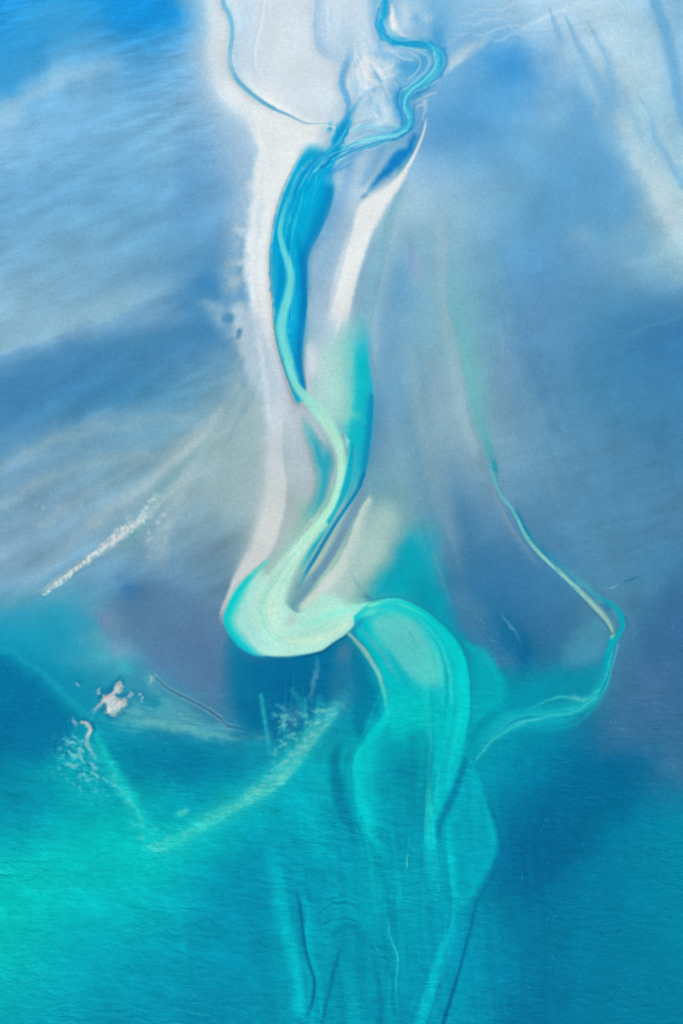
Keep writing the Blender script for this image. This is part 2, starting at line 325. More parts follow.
# ---- braided head of the main channel
S.blob(346,40,14,28,10,(168,200,226),.6,wa=6); S.blob(430,25,14,34,15,(96,172,218),.7,wa=5); S.blob(440,45,6,22,12,(84,164,214),.7)
S.blob(352,15,12,18,0,(205,219,232),.5); S.blob(412,12,14,16,0,(182,208,230),.7,wa=4); S.blob(404,24,10,10,0,(206,220,232),.5,wa=4)
S.blob(414,18,5,5,40,(90,165,212),.7,wb=4); S.blob(424,32,8,5,20,(184,206,228),.6)
S.stroke([(352,48,5,5,.3),(346,65,6,6),(342,84,6,5),(348,98,5,4),(348,112,5,4),(342,128,6,5),(334,140,5,5)],[(130,184,220),(110,174,216),(104,170,214),(100,172,216),(60,156,212),(20,148,208),(10,150,208)],h=(.2,.2),a=.9,wb=1.5)
S.stroke([(366,90,3,3,.4),(358,102,3,3),(352,112,3,3),(346,122,4,3)],(96,172,216),a=.7,wb=1)
S.stroke([(378,-30,6,6),(376,10,5,4),(379,30,5,4),(381,48,7,5),(388,60,12,6,.6)],(120,184,220),a=.7,wb=2)
S.blob(395,62,16,9,-10,(130,182,218),.7,wb=3); S.blob(420,68,14,12,-30,(100,172,216),.8,wb=3); S.blob(402,110,8,16,10,(120,180,218),.6,wb=3)
S.poly([(388,0),(393,6),(396,16),(399,26),(396,31),(391,29),(389,18)],(232,236,238),soft=(2.5,1),a=.9,wb=1)
S.stroke([(396,28,2,3),(404,36,2,3,.8),(418,40,1.5,2,.5)],(214,226,234),a=.8,wb=1)
for p,a in (([(368,50),(364,58),(362,68),(365,76)],.85),([(362,74),(372,76),(382,72),(392,66)],.75),([(366,80),(378,80),(392,76),(400,72)],.7),([(374,60),(384,64),(392,60)],.5),([(372,92),(382,100),(388,112),(396,124)],.5),([(360,95),(372,86),(384,84)],.6),([(370,128),(386,122),(398,128)],.6),([(356,122),(372,116),(388,120)],.5)):
    S.stroke([(x,y,2.6,6) for x,y in p],(226,233,238),a=a*.7,wb=1.5)
S.blob(382,112,16,14,0,(198,215,230),.6,wb=3); S.blob(372,66,9,12,0,(216,225,233),.6,wb=3)
S.stroke([(357,60,1,2),(361,70,1,2),(364,80,1,2),(372,86,1,2,.3)],(110,172,212),a=.6,wb=1)
for p in ([(395,78),(402,86)],[(398,74),(406,82)],[(400,90),(410,84)]): S.stroke([(x,y,2,2) for x,y in p],(96,166,208),a=.7,wb=2)
# main strand
hp = [(383,-40),(385,0),(384.5,12),(380.5,24),(384,35),(393.5,41),(408,44),(422,44.5),(432.5,48),(438,57),(435.5,69),(426,79),(414,87),(406,95),(405,105),(409,115),(409,125),(402,132.5),(387,136.5),(371,139),(352,146),(334,155),(318,166)]
S.stroke([(x,y,7,7) for x,y in hp[:16]]+[(x,y,5,4) for x,y in hp[16:19]]+[(x,y,2,2,.3) for x,y in hp[19:]],(46,158,214),a=.75,wb=1.5,h=(.2,.2))
S.stroke([(430,46,3,8),(440,52,2,7),(441,62,2,7),(436,74,1,9),(424,86,1,10),(412,97,1,6)],(34,142,204),a=.85,wb=1.5)
S.blob(423,58,5,7,30,(60,160,210),.7,wb=3); S.stroke([(396,92,5,4),(394,102,5,6),(399,114,5,6,.8)],(40,146,206),a=.75,wb=2)
S.stroke([(x,y,3.4,3.4) for x,y in hp[:8]]+[(x,y,4.2,4.2) for x,y in hp[8:17]]+[(x,y,3.4,3) for x,y in hp[17:20]]+[(x,y,2.5,2.5) for x,y in hp[20:]],
   [(30,172,222)]*5+[(10,152,206)]*3+[(60,190,224)]*2+[(96,208,230)]*3+[(70,200,228)]*4+[(80,205,228)]*6,h=(.35,.35),a=.92)
S.stroke([(x-.5,y+.5,1.6,1.6) for x,y in hp[8:17]],(136,222,234),a=.7)
S.stroke([(x-3,y,1.4,1.4) for x,y in hp[:6]],(110,212,232),a=.7)
S.stroke([(390,38,1.2,1.6),(402,41,1.2,1.6),(416,40,1.2,1.6),(428,42,1,1.5)],(196,226,236),a=.7,wb=.6); S.stroke([(400,46,2,1),(414,48,3,1),(426,50,2,1)],(190,220,234),a=.8,wb=.8)
S.stroke([(414,104,1,1),(414,116,1,1),(412,126,1,1.4),(404,134,1,1.4),(392,138,1,1.2)],(20,138,186),a=.8)
for p,c,w,a in (([(404,128),(385,130),(366,126),(352,130),(340,138)],(120,206,228),2.4,.8),([(398,136),(376,142),(356,147),(338,152)],(140,212,230),1.5,.8),([(396,139),(374,146),(352,152),(334,160)],(28,160,210),1.8,.8),
   ([(360,124),(350,131),(342,140),(332,148)],(190,218,232),2.5,.7),([(370,133),(356,138),(346,144)],(170,210,230),2,.6),([(392,140),(372,149),(350,156),(332,166)],(196,220,234),1.6,.7),([(350,122),(346,134),(338,146),(326,154)],(0,140,204),3,.9),
   ([(372,124),(358,128)],(80,180,220),2,.5)):
    S.stroke([(x,y,w,w) for x,y in p],c,a=a,wb=1.2)
for x,y,r in ((336,138,3),(330,127,2.5),(337,128,2)): S.blob(x,y,r,r*2,10,(0,150,206),.7,wb=2)
S.stroke([(320,124,1,2,.4),(330,126,1.4,1.4),(336,128,1,1)],(236,238,236),a=.8,wb=1)
# ---- wide reach of the main channel
reach = [(309,143),(298,159),(288.5,178),(280.5,198),(274.5,220),(271,240),(269.3,257),(270,277),(272,298),(273.3,318),(275.5,337),(279.5,353),(284,369),(290,386),(296,402),(306,400),(306,388),(301,370),(303,345),(305.5,328),(307.5,298),(306.5,275),(307.5,258),(312,244),(321,230),(326,218),(333,202),(336,188),(334,172),(340,156),(346,143),(338,145),(328,150),(319,147),(313,146)]
S.stroke([(352,150,3,16,.5),(345,175,3,16),(338,200,3,18),(330,222,3,22),(318,250,3,24),(312,280,3,18),(312,310,3,12,.6),(310,335,2,8,.3)],(112,166,212),a=.8,wb=2)
S.poly(reach,(0,164,213),soft=(3.5,.8),a=1.0,wb=.6)
S.stroke([(333,190,14,2),(328,212,16,2),(317,236,14,2),(308,256,13,1.5),(306,280,10,1.5),(306,305,10,1.5),(304,330,11,1.5),(301,350,11,1.5),(301,370,10,2),(305,388,8,1.5)],(0,124,188),h=(0,.4),a=.85)
S.stroke([(312,185,10,14,.5),(304,205,10,14),(297,225,9,12),(292,240,8,10),(296,255,4,7,.7)],(0,176,218),a=.8,wa=3)
S.stroke([(300,166,3,3,.5),(292,182,2,4),(285,204,2,3),(279,222,2,4)],(30,170,208),a=.7,wb=1)
S.stroke([(312,160,3,3),(300,172,3,3),(293,186,2.5,3.5),(290,200,2,3,.4)],(90,190,218),a=.75,wb=2)
S.blob(306,176,7,4,-50,(130,196,222),.7,wb=3); S.blob(318,160,8,4,-35,(150,206,226),.7,wb=3); S.stroke([(319,166,1,1),(316,178,1,1.4),(316,190,.8,.8,.3)],(110,200,226),a=.7,wb=1)
for p,a in (([(326,150),(316,160),(304,170)],.8),([(334,158),(322,164),(314,172)],.7),([(344,148),(332,156)],.7)): S.stroke([(x,y,1.8,1.8) for x,y in p],(206,228,238),a=a,wb=1)
for p,a in (([(340,150),(330,160),(322,168)],.9),([(322,154),(310,164),(300,178)],.7),([(352,164),(338,170),(324,174)],.6)): S.stroke([(x,y,2.5,2.5) for x,y in p],(0,128,194),a=a,wb=2)
S.blob(336,178,8,8,0,(160,196,224),.7,wa=3,wb=3)
S.poly([(268.5,262),(270,245),(274,252),(276,280),(275,300),(273,300)],(60,170,200),soft=(2,1),a=.6)
S.stroke([(280,256,5,5,.6),(282,275,6,5),(279,292,5,5),(276,306,3,4,.4)],(0,138,196),a=.75)
S.stroke([(290,196,2,3,.4),(283,212,2,4),(279.5,232,2.5,4),(282.5,248,3,4.5),(288,263,4.5,5),(290.5,278,5,5.5),(288.3,296,6,5.5),(284,312,7,6),(281.8,328,7,6.5),(284,345,6,7),(288.5,361,5,7)],[(70,190,216),(70,196,220),(76,204,222),(92,212,226),(110,218,228),(114,220,228),(110,218,226),(110,220,226),(112,220,226),(116,222,224)],h=(.25,.25),a=.95)
S.stroke([(273.8,320,.6,2.2),(276,338,.6,2.4),(280,354,.6,2.6),(285,370,.6,2.6),(291,387,.6,3),(297,403,.6,4,.6)],(0,156,178),a=.85)
S.stroke([(270,250,.8,.9),(270,277,.8,.9),(272.5,300,.8,.9),(274.5,330,.8,.9),(279.5,354,.8,.9),(285,371,.8,.9),(293,394,.8,.9,.5)],(30,110,140),a=.55)
S.stroke([(300,155,1,1,.6),(288,178,1,1),(280,198,1,1),(274,220,1,1),(270.5,245,1,1)],(60,140,180),a=.6)
# ---- white middle bank east of the reach, its tail and soft west flank
S.poly([(312,250),(330,232),(352,212),(350,235),(340,265),(332,295),(328,325),(320,345),(310,340),(309,300),(308,275)],(158,188,216),soft=(10,3),a=.75,wa=3)
S.stroke([(335,240,8,8,.3),(326,262,8,8),(318,285,7,8,.6)],(126,176,216),a=.6,wa=3)
S.poly([(405,146),(412,133),(418,137),(414,152),(403,166),(391,176),(374,189),(367,193),(372,180),(384,164),(394,150)],(20,128,196),soft=(6,2),a=1,wb=1.5)
S.stroke([(384,148,10,6,.6),(372,168,10,8,.8),(362,184,8,6,.7)],(84,158,212),a=.65,wa=4,wb=2)
S.stroke([(371,176,1.5,1.5,.4),(366,188,2,2),(359,198,2,2),(356,210,2,2,.5)],(190,206,226),a=.6,wb=1); S.blob(364,196,4,2.2,-40,(96,150,196),.8,wb=1)
S.poly([(389,184),(371,195),(359,205),(353,225),(346,250),(338,280),(331,312),(334,334),(343,338),(349,318),(356,286),(365,256),(373,232),(381,218),(389,203),(401,186),(407,171)],(230,234,234),soft=(3,2.5),a=1,wb=1)
S.stroke([(426,118,1,1.5,.3),(425,126,1.6,2),(421.5,138,2,2.4),(414,155,2.4,3),(406,169,3,4),(396,182,4,6,.9)],(228,233,234),h=(.4,.1),a=.95)
S.stroke([(350,232,4,3,.4),(342,258,5,3),(334,288,5,3),(330,318,4,4,.6)],(214,220,224),a=.7)
for p in ([(415,92),(428,86),(440,80)],[(418,100),(428,95),(436,92)],[(416,108),(426,102)]): S.stroke([(x,y,1.3,1.6) for x,y in p],(204,220,230),a=.6,wb=2)
S.stroke([(424,95,3,5,.6),(424,108,3,5),(422,120,2,4,.5)],(186,208,226),a=.7,wb=3)

S.stroke([(354,106,4,4,.6),(348,120,4,4),(341,134,4,4),(332,147,4,4),(322,156,4,4),(312,166,4,4),(302,180,4,5),(294,198,4,5,.3)],(0,146,206),a=.75,wb=1)
S.stroke([(347,60,4,4,.4),(343,78,5,5),(345,95,5,5),(349,108,4,4,.8)],(92,166,214),a=.7,wb=1)
S.stroke([(400,60,5,6,.5),(410,66,6,7),(420,66,5,6),(426,60,4,4,.4)],(72,160,212),a=.6,wb=2)
S.stroke([(384,56,3,5,.3),(396,56,4,6),(410,54,3,5,.4)],(104,176,218),a=.6,wb=2)
S.stroke([(352,118,2.4,2.4),(346,130,2,2),(338,142,2,2),(328,152,2,2),(318,162,1.6,1.6,.4)],(60,196,226),a=.6,wb=1)
S.stroke([(362,150,3,5,.4),(346,160,4,6),(332,172,4,6),(326,184,3,4,.3)],(60,150,208),a=.7,wa=2)
S.stroke([(343,66,2,2),(353,70,1,1,.2)],(196,214,230),a=.4,wb=2)
S.stroke([(361,60,2,3,.4),(358,72,3,4),(362,84,4,4),(372,90,3,4,.4)],(224,231,236),a=.75,wb=1)
for p,a in (([(352,132),(366,126),(382,124),(398,126)],.7),([(340,146),(356,141),(374,138),(392,134)],.6),([(336,158),(352,151),(370,146),(388,141)],.5)): S.stroke([(x,y,1.2,1.4) for x,y in p],(160,222,236),a=a,wb=1)
S.soften(318,338,30,26,0,4,.7); S.soften(340,335,14,16,0,4,.8); S.soften(330,240,20,60,12,3,.5); S.soften(320,148,20,8,-40,2,.6)
S.soften(228,200,26,60,0,4,.5)

for q in ((204,20,18,60,0,7,.8),(212,80,20,40,15,7,.8),(238,135,20,40,10,6,.8),(225,300,26,30,0,2,.5),(256,400,12,40,5,5,.7),(250,520,10,50,15,5,.7)): S.soften(*q)
S.blob(243,262,9,5,-10,(214,221,226),.7,wb=5); S.blob(240,230,8,4,20,(205,216,226),.6,wb=5); S.blob(247,185,7,5,0,(200,212,224),.5,wb=5); S.blob(236,282,10,6,-40,(190,205,219),.6,wb=4)
S.blob(228,317,5,6,35,(70,136,186),.9,wb=4,p=1.4); S.blob(239,333,2.6,5,12,(82,140,182),.85,wb=3,p=1.4); S.blob(236,298,3,8,40,(104,158,200),.7,wb=4); S.blob(227,300,3,9,15,(92,150,198),.6,wb=4)

S.blob(378,72,18,9,-25,(222,230,236),.75,wa=3,wb=2); S.blob(364,70,5,12,10,(232,236,238),.85,wb=2); S.blob(384,108,16,10,20,(208,222,234),.7,wa=3,wb=2); S.blob(404,66,7,9,30,(74,162,214),.8,wb=3)
S.blob(386,55,13,5,10,(132,184,222),.7,wb=2); S.blob(392,94,5,11,40,(112,176,218),.7,wb=2); S.blob(356,90,4,14,10,(150,192,224),.6,wb=2); S.blob(372,90,10,3,-25,(150,190,222),.5,wb=2); S.blob(362,112,12,8,-30,(190,212,230),.6,wb=2)
S.blob(418,24,8,14,-30,(112,178,220),.6,wa=3); S.blob(428,18,6,7,0,(196,216,232),.6,wb=3); S.blob(406,12,5,12,-20,(212,224,234),.6,wb=2); S.blob(436,36,6,12,10,(70,158,212),.6,wb=2); S.blob(410,34,8,4,20,(150,192,224),.5,wb=2)
S.stroke([(263,150,10,8),(258,190,14,8),(254,230,14,6),(252,270,12,6),(256,310,10,4,.5)],(229,235,236),a=.9,wa=4,wb=3)
reachp = [(344,140,12,12,.5),(326,156,14,14),(308,180,18,20),(298,205,18,22),(292,232,18,20),(288,260,16,17),(288,290,15,17),(288,320,14,16),(291,350,11,14),(298,380,9,10,.4)]
S.stroke(reachp,(0,126,190),a=.4,st=(5,60,3,-.05,.4)); S.stroke(reachp,(70,204,226),a=.6,st=(4,70,9,.1,.5)); S.stroke(reachp,(150,224,232),a=.5,st=(2.4,60,15,.25,.6))
S.stroke([(286,345,6,3),(300,400,6,3)],(70,190,210),a=.3)
hq = [(382,-10,9,7),(382,24,9,8),(396,42,8,8),(424,44,7,9),(438,56,8,9),(432,74,10,10),(412,90,12,12),(404,106,12,10),(406,124,12,8),(388,137,12,8),(360,144,12,10),(334,156,10,12),(318,168,8,12,.4)]
S.stroke(hq,(20,140,204),a=.6,st=(4,40,21,.0,.4)); S.stroke(hq,(190,226,236),a=.65,st=(3,36,27,.15,.5)); S.stroke(hq,(60,196,226),a=.5,st=(3,44,33,.1,.5))
mud = [(x,y,18,18) for x,y in ((362,56),(372,90),(384,118))]
S.stroke([(360,44,16,16,.3),(368,70,20,22),(378,95,22,24),(384,120,18,18,.4)],(92,168,216),a=.6,wa=5,st=(7,26,39,.0,.4)); S.stroke([(360,44,16,16,.3),(368,70,20,22),(378,95,22,24),(384,120,18,18,.4)],(228,234,238),a=.6,wa=5,st=(6,24,45,.05,.4))
S.stroke([(322,0,10,12,.4),(326,30,14,16),(344,60,14,10),(346,100,10,8,.4)],(150,192,224),a=.5,wa=4,st=(8,60,51,-.05,.4))
S.stroke([(430,10,12,14,.5),(436,34,12,12),(446,58,8,10),(440,84,8,12,.5)],(66,158,214),a=.5,wa=3,st=(6,40,57,-.1,.4))
for q in ((350,170,30,16,-35,2,.5),): S.soften(*q)
S.soften(314,147,16,9,-20,3,.9); S.soften(340,200,12,40,20,3,.5); S.soften(312,262,8,40,0,2,.6)
for q in ((100,230,130,130,0,4,.7),(110,480,130,90,-25,4,.55),(620,110,60,110,0,3,.6),(560,330,120,160,0,5,.6),(420,330,50,120,0,3,.5)): S.soften(*q)
S.blob(640,165,6,26,-28,(196,214,224),.5,wa=6,wb=3); S.blob(668,215,8,30,-20,(192,210,220),.5,wa=6,wb=3); S.blob(622,122,4,18,-22,(192,213,226),.5,wa=4,wb=2)

S.stroke([(291,190,2,3,.2),(284,208,2,4,.6),(279.5,230,3,5),(282.5,248,3.5,5.5),(288,263,5,6),(290.5,278,5.5,6.5),(288.3,296,6.5,6.5),(284,312,7.5,6.5),(281.8,328,7.5,7),(284,345,6.5,7.5),(288.5,361,5.5,7.5),(294,378,5,7)],[(84,204,222),(92,208,224),(104,214,226),(114,218,228),(118,220,228),(116,220,226),(116,222,226),(118,224,224),(124,224,222)],h=(.2,.15),a=.8)
S.stroke([(296,240,2,8,.3),(300,262,2,9),(303,285,3,8),(302,310,3,7),(300,335,4,6),(299,360,3,6),(303,382,3,4,.6)],(0,120,184),h=(0,.2),a=.6)
S.soften(60,90,90,60,-25,5,.6); S.soften(520,190,80,90,0,6,.6)

S.stroke([(x,y,8,9) for x,y in hp[5:17]],(24,164,214),a=.45,h=(0,0),wb=1)
S.blob(412,72,13,9,-35,(64,164,214),.6,wa=2,wb=2); S.blob(400,104,7,16,5,(50,154,210),.55,wb=2)
for q,c,w,a in (([(396,46),(416,50),(428,57),(428,68),(416,80),(404,90)],(156,218,234),1.8,.75),([(410,52),(420,60),(418,70),(408,80)],(188,216,234),1.6,.6),([(428,44),(441,52),(443,64),(436,76),(424,87)],(90,206,228),1.8,.7),([(434,52),(435,66),(424,80),(410,92),(404,104),(408,118)],(164,228,236),1.5,.8),
   ([(400,88),(397,100),(401,114),(402,124)],(30,140,202),2.4,.7),([(444,48),(447,62),(441,76)],(28,132,198),2.2,.6),([(390,50),(402,58),(412,60)],(206,224,236),1.8,.6),([(384,20),(388,30),(398,38)],(120,210,230),1.6,.7),([(379,8),(376,24),(382,40)],(20,140,204),2,.6),
   ([(412,128),(398,138),(378,142),(356,149),(340,157)],(14,140,200),2,.7),([(408,130),(392,136),(372,139),(350,146)],(176,230,238),1.3,.7)):
    S.stroke([(x,y,w,w) for x,y in q],c,a=a,wb=.8)
S.stroke([(x,y,2,2) for x,y in hp[8:18]],(98,210,230),a=.6,wb=.5)
# ---- pale apron and turquoise plume below the middle bank
S.poly([(312,372),(322,345),(336,332),(350,330),(358,345),(362,370),(364,400),(352,432),(342,432),(326,415),(312,398)],(164,212,212),soft=(10,4),a=.9,wa=2)
S.stroke([(318,352,6,6,.5),(324,370,8,8),(326,392,8,8,.6)],(196,216,216),a=.7)
S.poly([(305,346),(312,340),(318,352),(318,368),(313,378),(308,368)],(216,226,230),soft=(4,2),a=.9,wb=1)
S.stroke([(358,306,6,5,0),(360,326,7,6,.45),(363,345,8,7,.85),(366,370,9,7,.9)],(40,188,198),a=.9,wa=1)
S.poly([(356,350),(364,345),(368,362),(372,385),(375,410),(372,440),(366,470),(352,500),(342,505),(346,480),(350,450),(343,432),(356,415),(356,380),(352,350)],(0,182,196),soft=(13,4),a=.8,wa=1.5)
S.stroke([(362,318,10,6,.1),(364,345,22,7,.6),(367,375,30,6,.8),(370,405,26,4,.9),(369,435,18,4,.9),(364,465,12,3,.8)],(0,180,196),h=(0,.3),a=.8,wa=2)
S.stroke([(355,318,6,6,0),(358,345,8,7,.6),(360,375,8,9),(358,400,8,10),(352,425,7,10),(353,445,6,8)],(0,186,194),a=.85,wa=2)
S.stroke([(372,395,5,2),(371,420,8,2.5),(369,440,8,2.5),(366,465,7,2),(361,486,6,1.5)],(0,128,178),h=(0,.2),a=.85,wb=1)
S.stroke([(376,380,1,10,.3),(376,410,1,16),(372,440,1,14),(368,470,1,8,.4)],(86,146,188),a=.6)
S.blob(344,428,7,5,40,(70,190,198),.8,wb=3); S.blob(352,414,8,3,20,(150,216,212),.7,wb=2); S.blob(364,420,6,2,60,(40,190,200),.6,wb=2)
S.poly([(344,432),(352,446),(350,452),(345,444)],(160,226,216),soft=(1.2,.5),a=.8)
S.soften(339,338,20,20,0,5,.95); S.soften(318,356,14,22,0,3,.8); S.soften(360,330,14,26,0,4,.8); S.soften(340,420,16,14,0,3,.7); S.soften(336,336,26,22,0,8,.9); S.soften(338,386,24,40,0,5,.85); S.soften(366,430,12,50,0,2,.5)
S.stroke([(345,300,4,4,.4),(340,318,4,4,.8),(337,330,3,3,.5),(335,342,2,2,0)],(226,232,232),a=.9)
# pale sand stream down the channel
S.stroke([(303,420,3,10,.2),(312,438,9,10,.8),(320,456,11,9),(325,475,12,6),(322,495,12,6,.9),(312,515,14,6,.6)],(34,164,186),a=.9,wa=2)
S.blob(328,460,4,12,-10,(0,160,184),.7)
S.stroke([(300,500,12,14,.3),(306,515,12,12,.6),(296,540,14,10,.7),(280,560,12,10,.5)],(136,198,198),a=.7,wa=3)
S.stroke([(286,362,3,5),(292,378,4,5),(299,391,5,7),(309,403,6,10),(320,415,8,12),(331,430,9,9),(338.5,444,9,7),(342,457,8,5.5),(342,471,7,4.5),(339.5,484,6,4.5),(335,498,6,5)],[(116,222,222),(128,224,220),(140,224,218),(150,222,214),(158,222,214),(168,224,214),(174,228,214),(178,230,214),(180,234,214),(180,238,214),(176,236,214)],h=(.3,.45),a=.97)
S.stroke([(352,446,6,3),(350,470,7,4),(345,490,7,4),(336,508,7,4),(325,528,7,4),(314,546,7,4,.9),(303,566,6,4,.5)],(0,168,192),a=.9,h=(.3,.3))
S.stroke([(350,446,2,2,.4),(347,462,2,2),(343,480,2,2),(338,497,3,2)],(170,232,216),a=.55)
S.stroke([(365,474,4,1.5),(357,492,4,1.5),(347,507,4,1.5),(336,523,4,1.6),(325,541,4,1.8),(315,558,4,2),(306,573,4,2),(298,588,3.5,2,.7)],(0,124,178),h=(.1,.2),a=.95)
S.stroke([(337,494,4,4),(331,507,6,5),(322,521,7,5),(310,535,8,6),(297,551,9,8),(284,569,12,11),(275,588,15,15),(270,606,18,16),(272,625,20,18)],[(178,236,214),(180,236,214),(184,236,212),(184,228,217),(185,227,216),(187,227,216),(187,227,217)],h=(.3,.35),a=.97)
S.blob(314,519,5,2.5,-40,(176,226,214),.7,wb=2)
# grey strip and the pale spit
S.poly([(367,500),(357,517),(349,538),(339,562),(322,580),(308,598),(316,625),(345,615),(372,603),(368,592),(385,570),(400,545),(412,520),(402,500),(385,490)],(172,200,200),soft=(20,1.5),a=.9,wa=2)
S.soften(396,512,34,40,20,8,.95)
S.stroke([(366,500,1,10),(357,518,1,14),(349,540,1,18),(338,563,1,20),(322,582,1,22),(308,600,1,24)],(194,210,204),h=(.2,.15),a=.9,wb=1)
S.stroke([(365,486,3,3,.6),(357,503,5,5),(347,522,6,6),(337,543,7,6),(325,563,7,6),(312,580,7,6),(300,598,6,5),(290,617,4,3,.8),(286,627,3,2,0)],[(118,156,186),(112,152,184),(116,154,184),(104,146,180),(96,144,178),(100,148,178),(110,156,180),(130,170,184)],h=(.1,.4),a=.9)
S.stroke([(350,506,1,1),(338,525,1,1.2),(326,546,1,1.2,.6)],(150,190,206),a=.6)
# teal pool above the lobe
S.poly([(368,600),(378,580),(390,562),(398,545),(412,528),(426,520),(436,545),(444,580),(452,615),(470,640),(464,650),(440,625),(412,604),(390,600)],(0,160,180),soft=(15,9),a=.9,wa=4)
S.blob(400,582,16,12,-30,(0,170,188),.6); S.blob(430,600,14,20,20,(0,146,170),.5)
S.stroke([(386,565,10,8,0),(380,578,8,8,.6),(374,592,6,5,.8)],(60,176,188),a=.5)
S.stroke([(350,572,2,2,0),(358,585,2,2.5),(364,594,2,3),(370,601,1.5,2)],(120,170,186),a=.8); S.blob(367,597,3,3.5,-40,(50,120,150),.8,wb=1); S.blob(360,604,4,1,-5,(80,130,145),.7)
# deep pool under the lobe
S.poly([(236,622),(236,636),(238,648),(252,656),(288,659.5),(307,657),(322,653),(338,643),(346,640),(352,660),(340,700),(320,722),(290,745),(262,740),(240,728),(230,700),(228,660)],(0,110,152),soft=(14,10),a=.95,wa=3)
S.blob(285,672,30,14,5,(0,104,156),.5); S.blob(285,695,14,22,10,(0,96,150),.5,wa=4); S.stroke([(232,640,10,10,.4),(238,660,14,14),(246,695,14,16,.6)],(10,122,158),a=.6,wa=3)
S.soften(428,528,26,24,0,8,.9)
# bend lobe
S.poly([(262,566),(250,577),(239,590),(229,604),(224,619),(228,633),(238,645),(251,654),(268,657),(288,657.5),(306.6,655),(320,652),(326,649),(334,643),(346,635),(358,622),(366,608),(352,606),(330,605),(300,612),(285,600)],(178,228,218),soft=(2.5,.6),a=1)
S.poly([(240,592),(258,580),(262,600),(262,625),(272,644),(250,646),(236,634),(230,615)],(162,222,222),soft=(9,4),a=.85)
S.soften(282,582,26,24,-30,6,.95)
S.stroke([(325,525,5,5),(306,548,7,6),(292,568,10,8),(280,590,12,12),(274,610,12,12),(276,630,12,10,.6)],(192,229,216),a=.9,wa=1)
S.poly([(290,622),(300,606),(316,590),(332,592),(350,600),(368,601),(360,618),(344,630),(326,638),(300,640)],(172,226,216),soft=(8,3),a=.9,wa=2)
S.stroke([(300,608,6,6,.7),(316,594,8,8),(330,580,8,10),(344,565,8,10,.6)],(196,212,204),a=.8,wa=2)
S.stroke([(310,625,7,7,.5),(330,614,7,6),(350,608,6,4),(372,603,4,3)],(148,230,218),a=.8)
S.stroke([(284,640,8,6,.5),(304,642,8,8),(326,636,6,7),(344,626,5,6),(358,612,4,4,.4)],(202,231,212),a=.8)
S.stroke([(266,585,8,8,.5),(258,605,9,8),(258,622,8,8),(266,638,6,6,.6)],(176,226,214),a=.8)
S.stroke([(268,562,4,2),(256,572,4,4),(246,582,5,7),(236,594,4,13),(228.5,608,3,14),(225,620,2.5,14),(230,633,2.5,13),(240,645,3,12),(252,653,3,9,.8),(264,657,2,5,.2)],[(110,208,204),(60,204,202),(20,202,202),(0,202,200),(0,204,202),(0,206,204),(0,200,206),(0,190,204),(60,206,208)],h=(.3,.0),a=.97)
S.blob(291,620,7,5,-40,(178,198,198),.8); S.stroke([(302,606,5,5,.5),(318,592,6,6),(334,580,6,6,.5)],(200,212,208),a=.7); S.stroke([(300,626,4,4,.4),(322,618,6,6),(346,611,5,5),(366,604,3,3,.5)],(146,230,220),a=.8); S.blob(278,600,8,22,18,(192,228,214),.5)
S.stroke([(270,566,6,4,.5),(254,573,8,4,.4)],(160,216,208),a=.4)
S.stroke([(300,657,1,1.2,.3),(307,655.8,1.2,1.2),(320,652.8,1.4,1.4),(326,649.5,1.6,1.4),(334,643.5,1.6,1.3),(346,636,1.4,1.2)],(0,72,112),a=.9,wb=.5)
S.poly([(330,655),(344,642),(352,640),(362,660),(366,690),(350,715),(332,720),(326,690)],(40,122,158),soft=(10,3),a=.7,wa=5,wb=4)
S.blob(346,652,8,9,0,(84,128,160),.7,wa=5,wb=3)
S.stroke([(317,657,3,3,.4),(316,672,4,4),(312,690,4,4),(310,704,3,3,.3)],(84,146,176),a=.75,wb=4)
fan = .45+.55*ss(-.25,.35,flow(5,10,3.2,2,131))
for p,w,a in (([(261,696),(263.5,712),(267,735),(271,762)],3.2,.9),([(292,690),(300,702),(304,715)],4,.5),([(305,700),(306,720),(305,742)],3,.7),([(283,725),(288,742),(294,758)],3,.6),([(320,700),(316,720),(304,745)],6,.5),([(336,705),(324,728),(304,752)],6,.6)):
    S.stroke([(x,y,w*1.3,w*1.3) for x,y in p],(40,174,188),a=a,wb=1,mod=.4+.6*fan)
S.blob(292,716,10,8,-25,(90,150,176),.7,wb=6); S.blob(330,712,12,10,-40,(60,170,186),.6,wa=4,wb=5,mod=fan); S.blob(262,738,9,6,20,(100,160,176),.6,wb=5,mod=fan)
S.stroke([(276,726,.8,.8,.4),(288,724,1,1),(298,728,.8,.8,.4)],(20,84,120),a=.7,wb=2); S.stroke([(292,710,.8,.8),(300,722,.8,.8,.4)],(20,90,126),a=.6,wb=1)
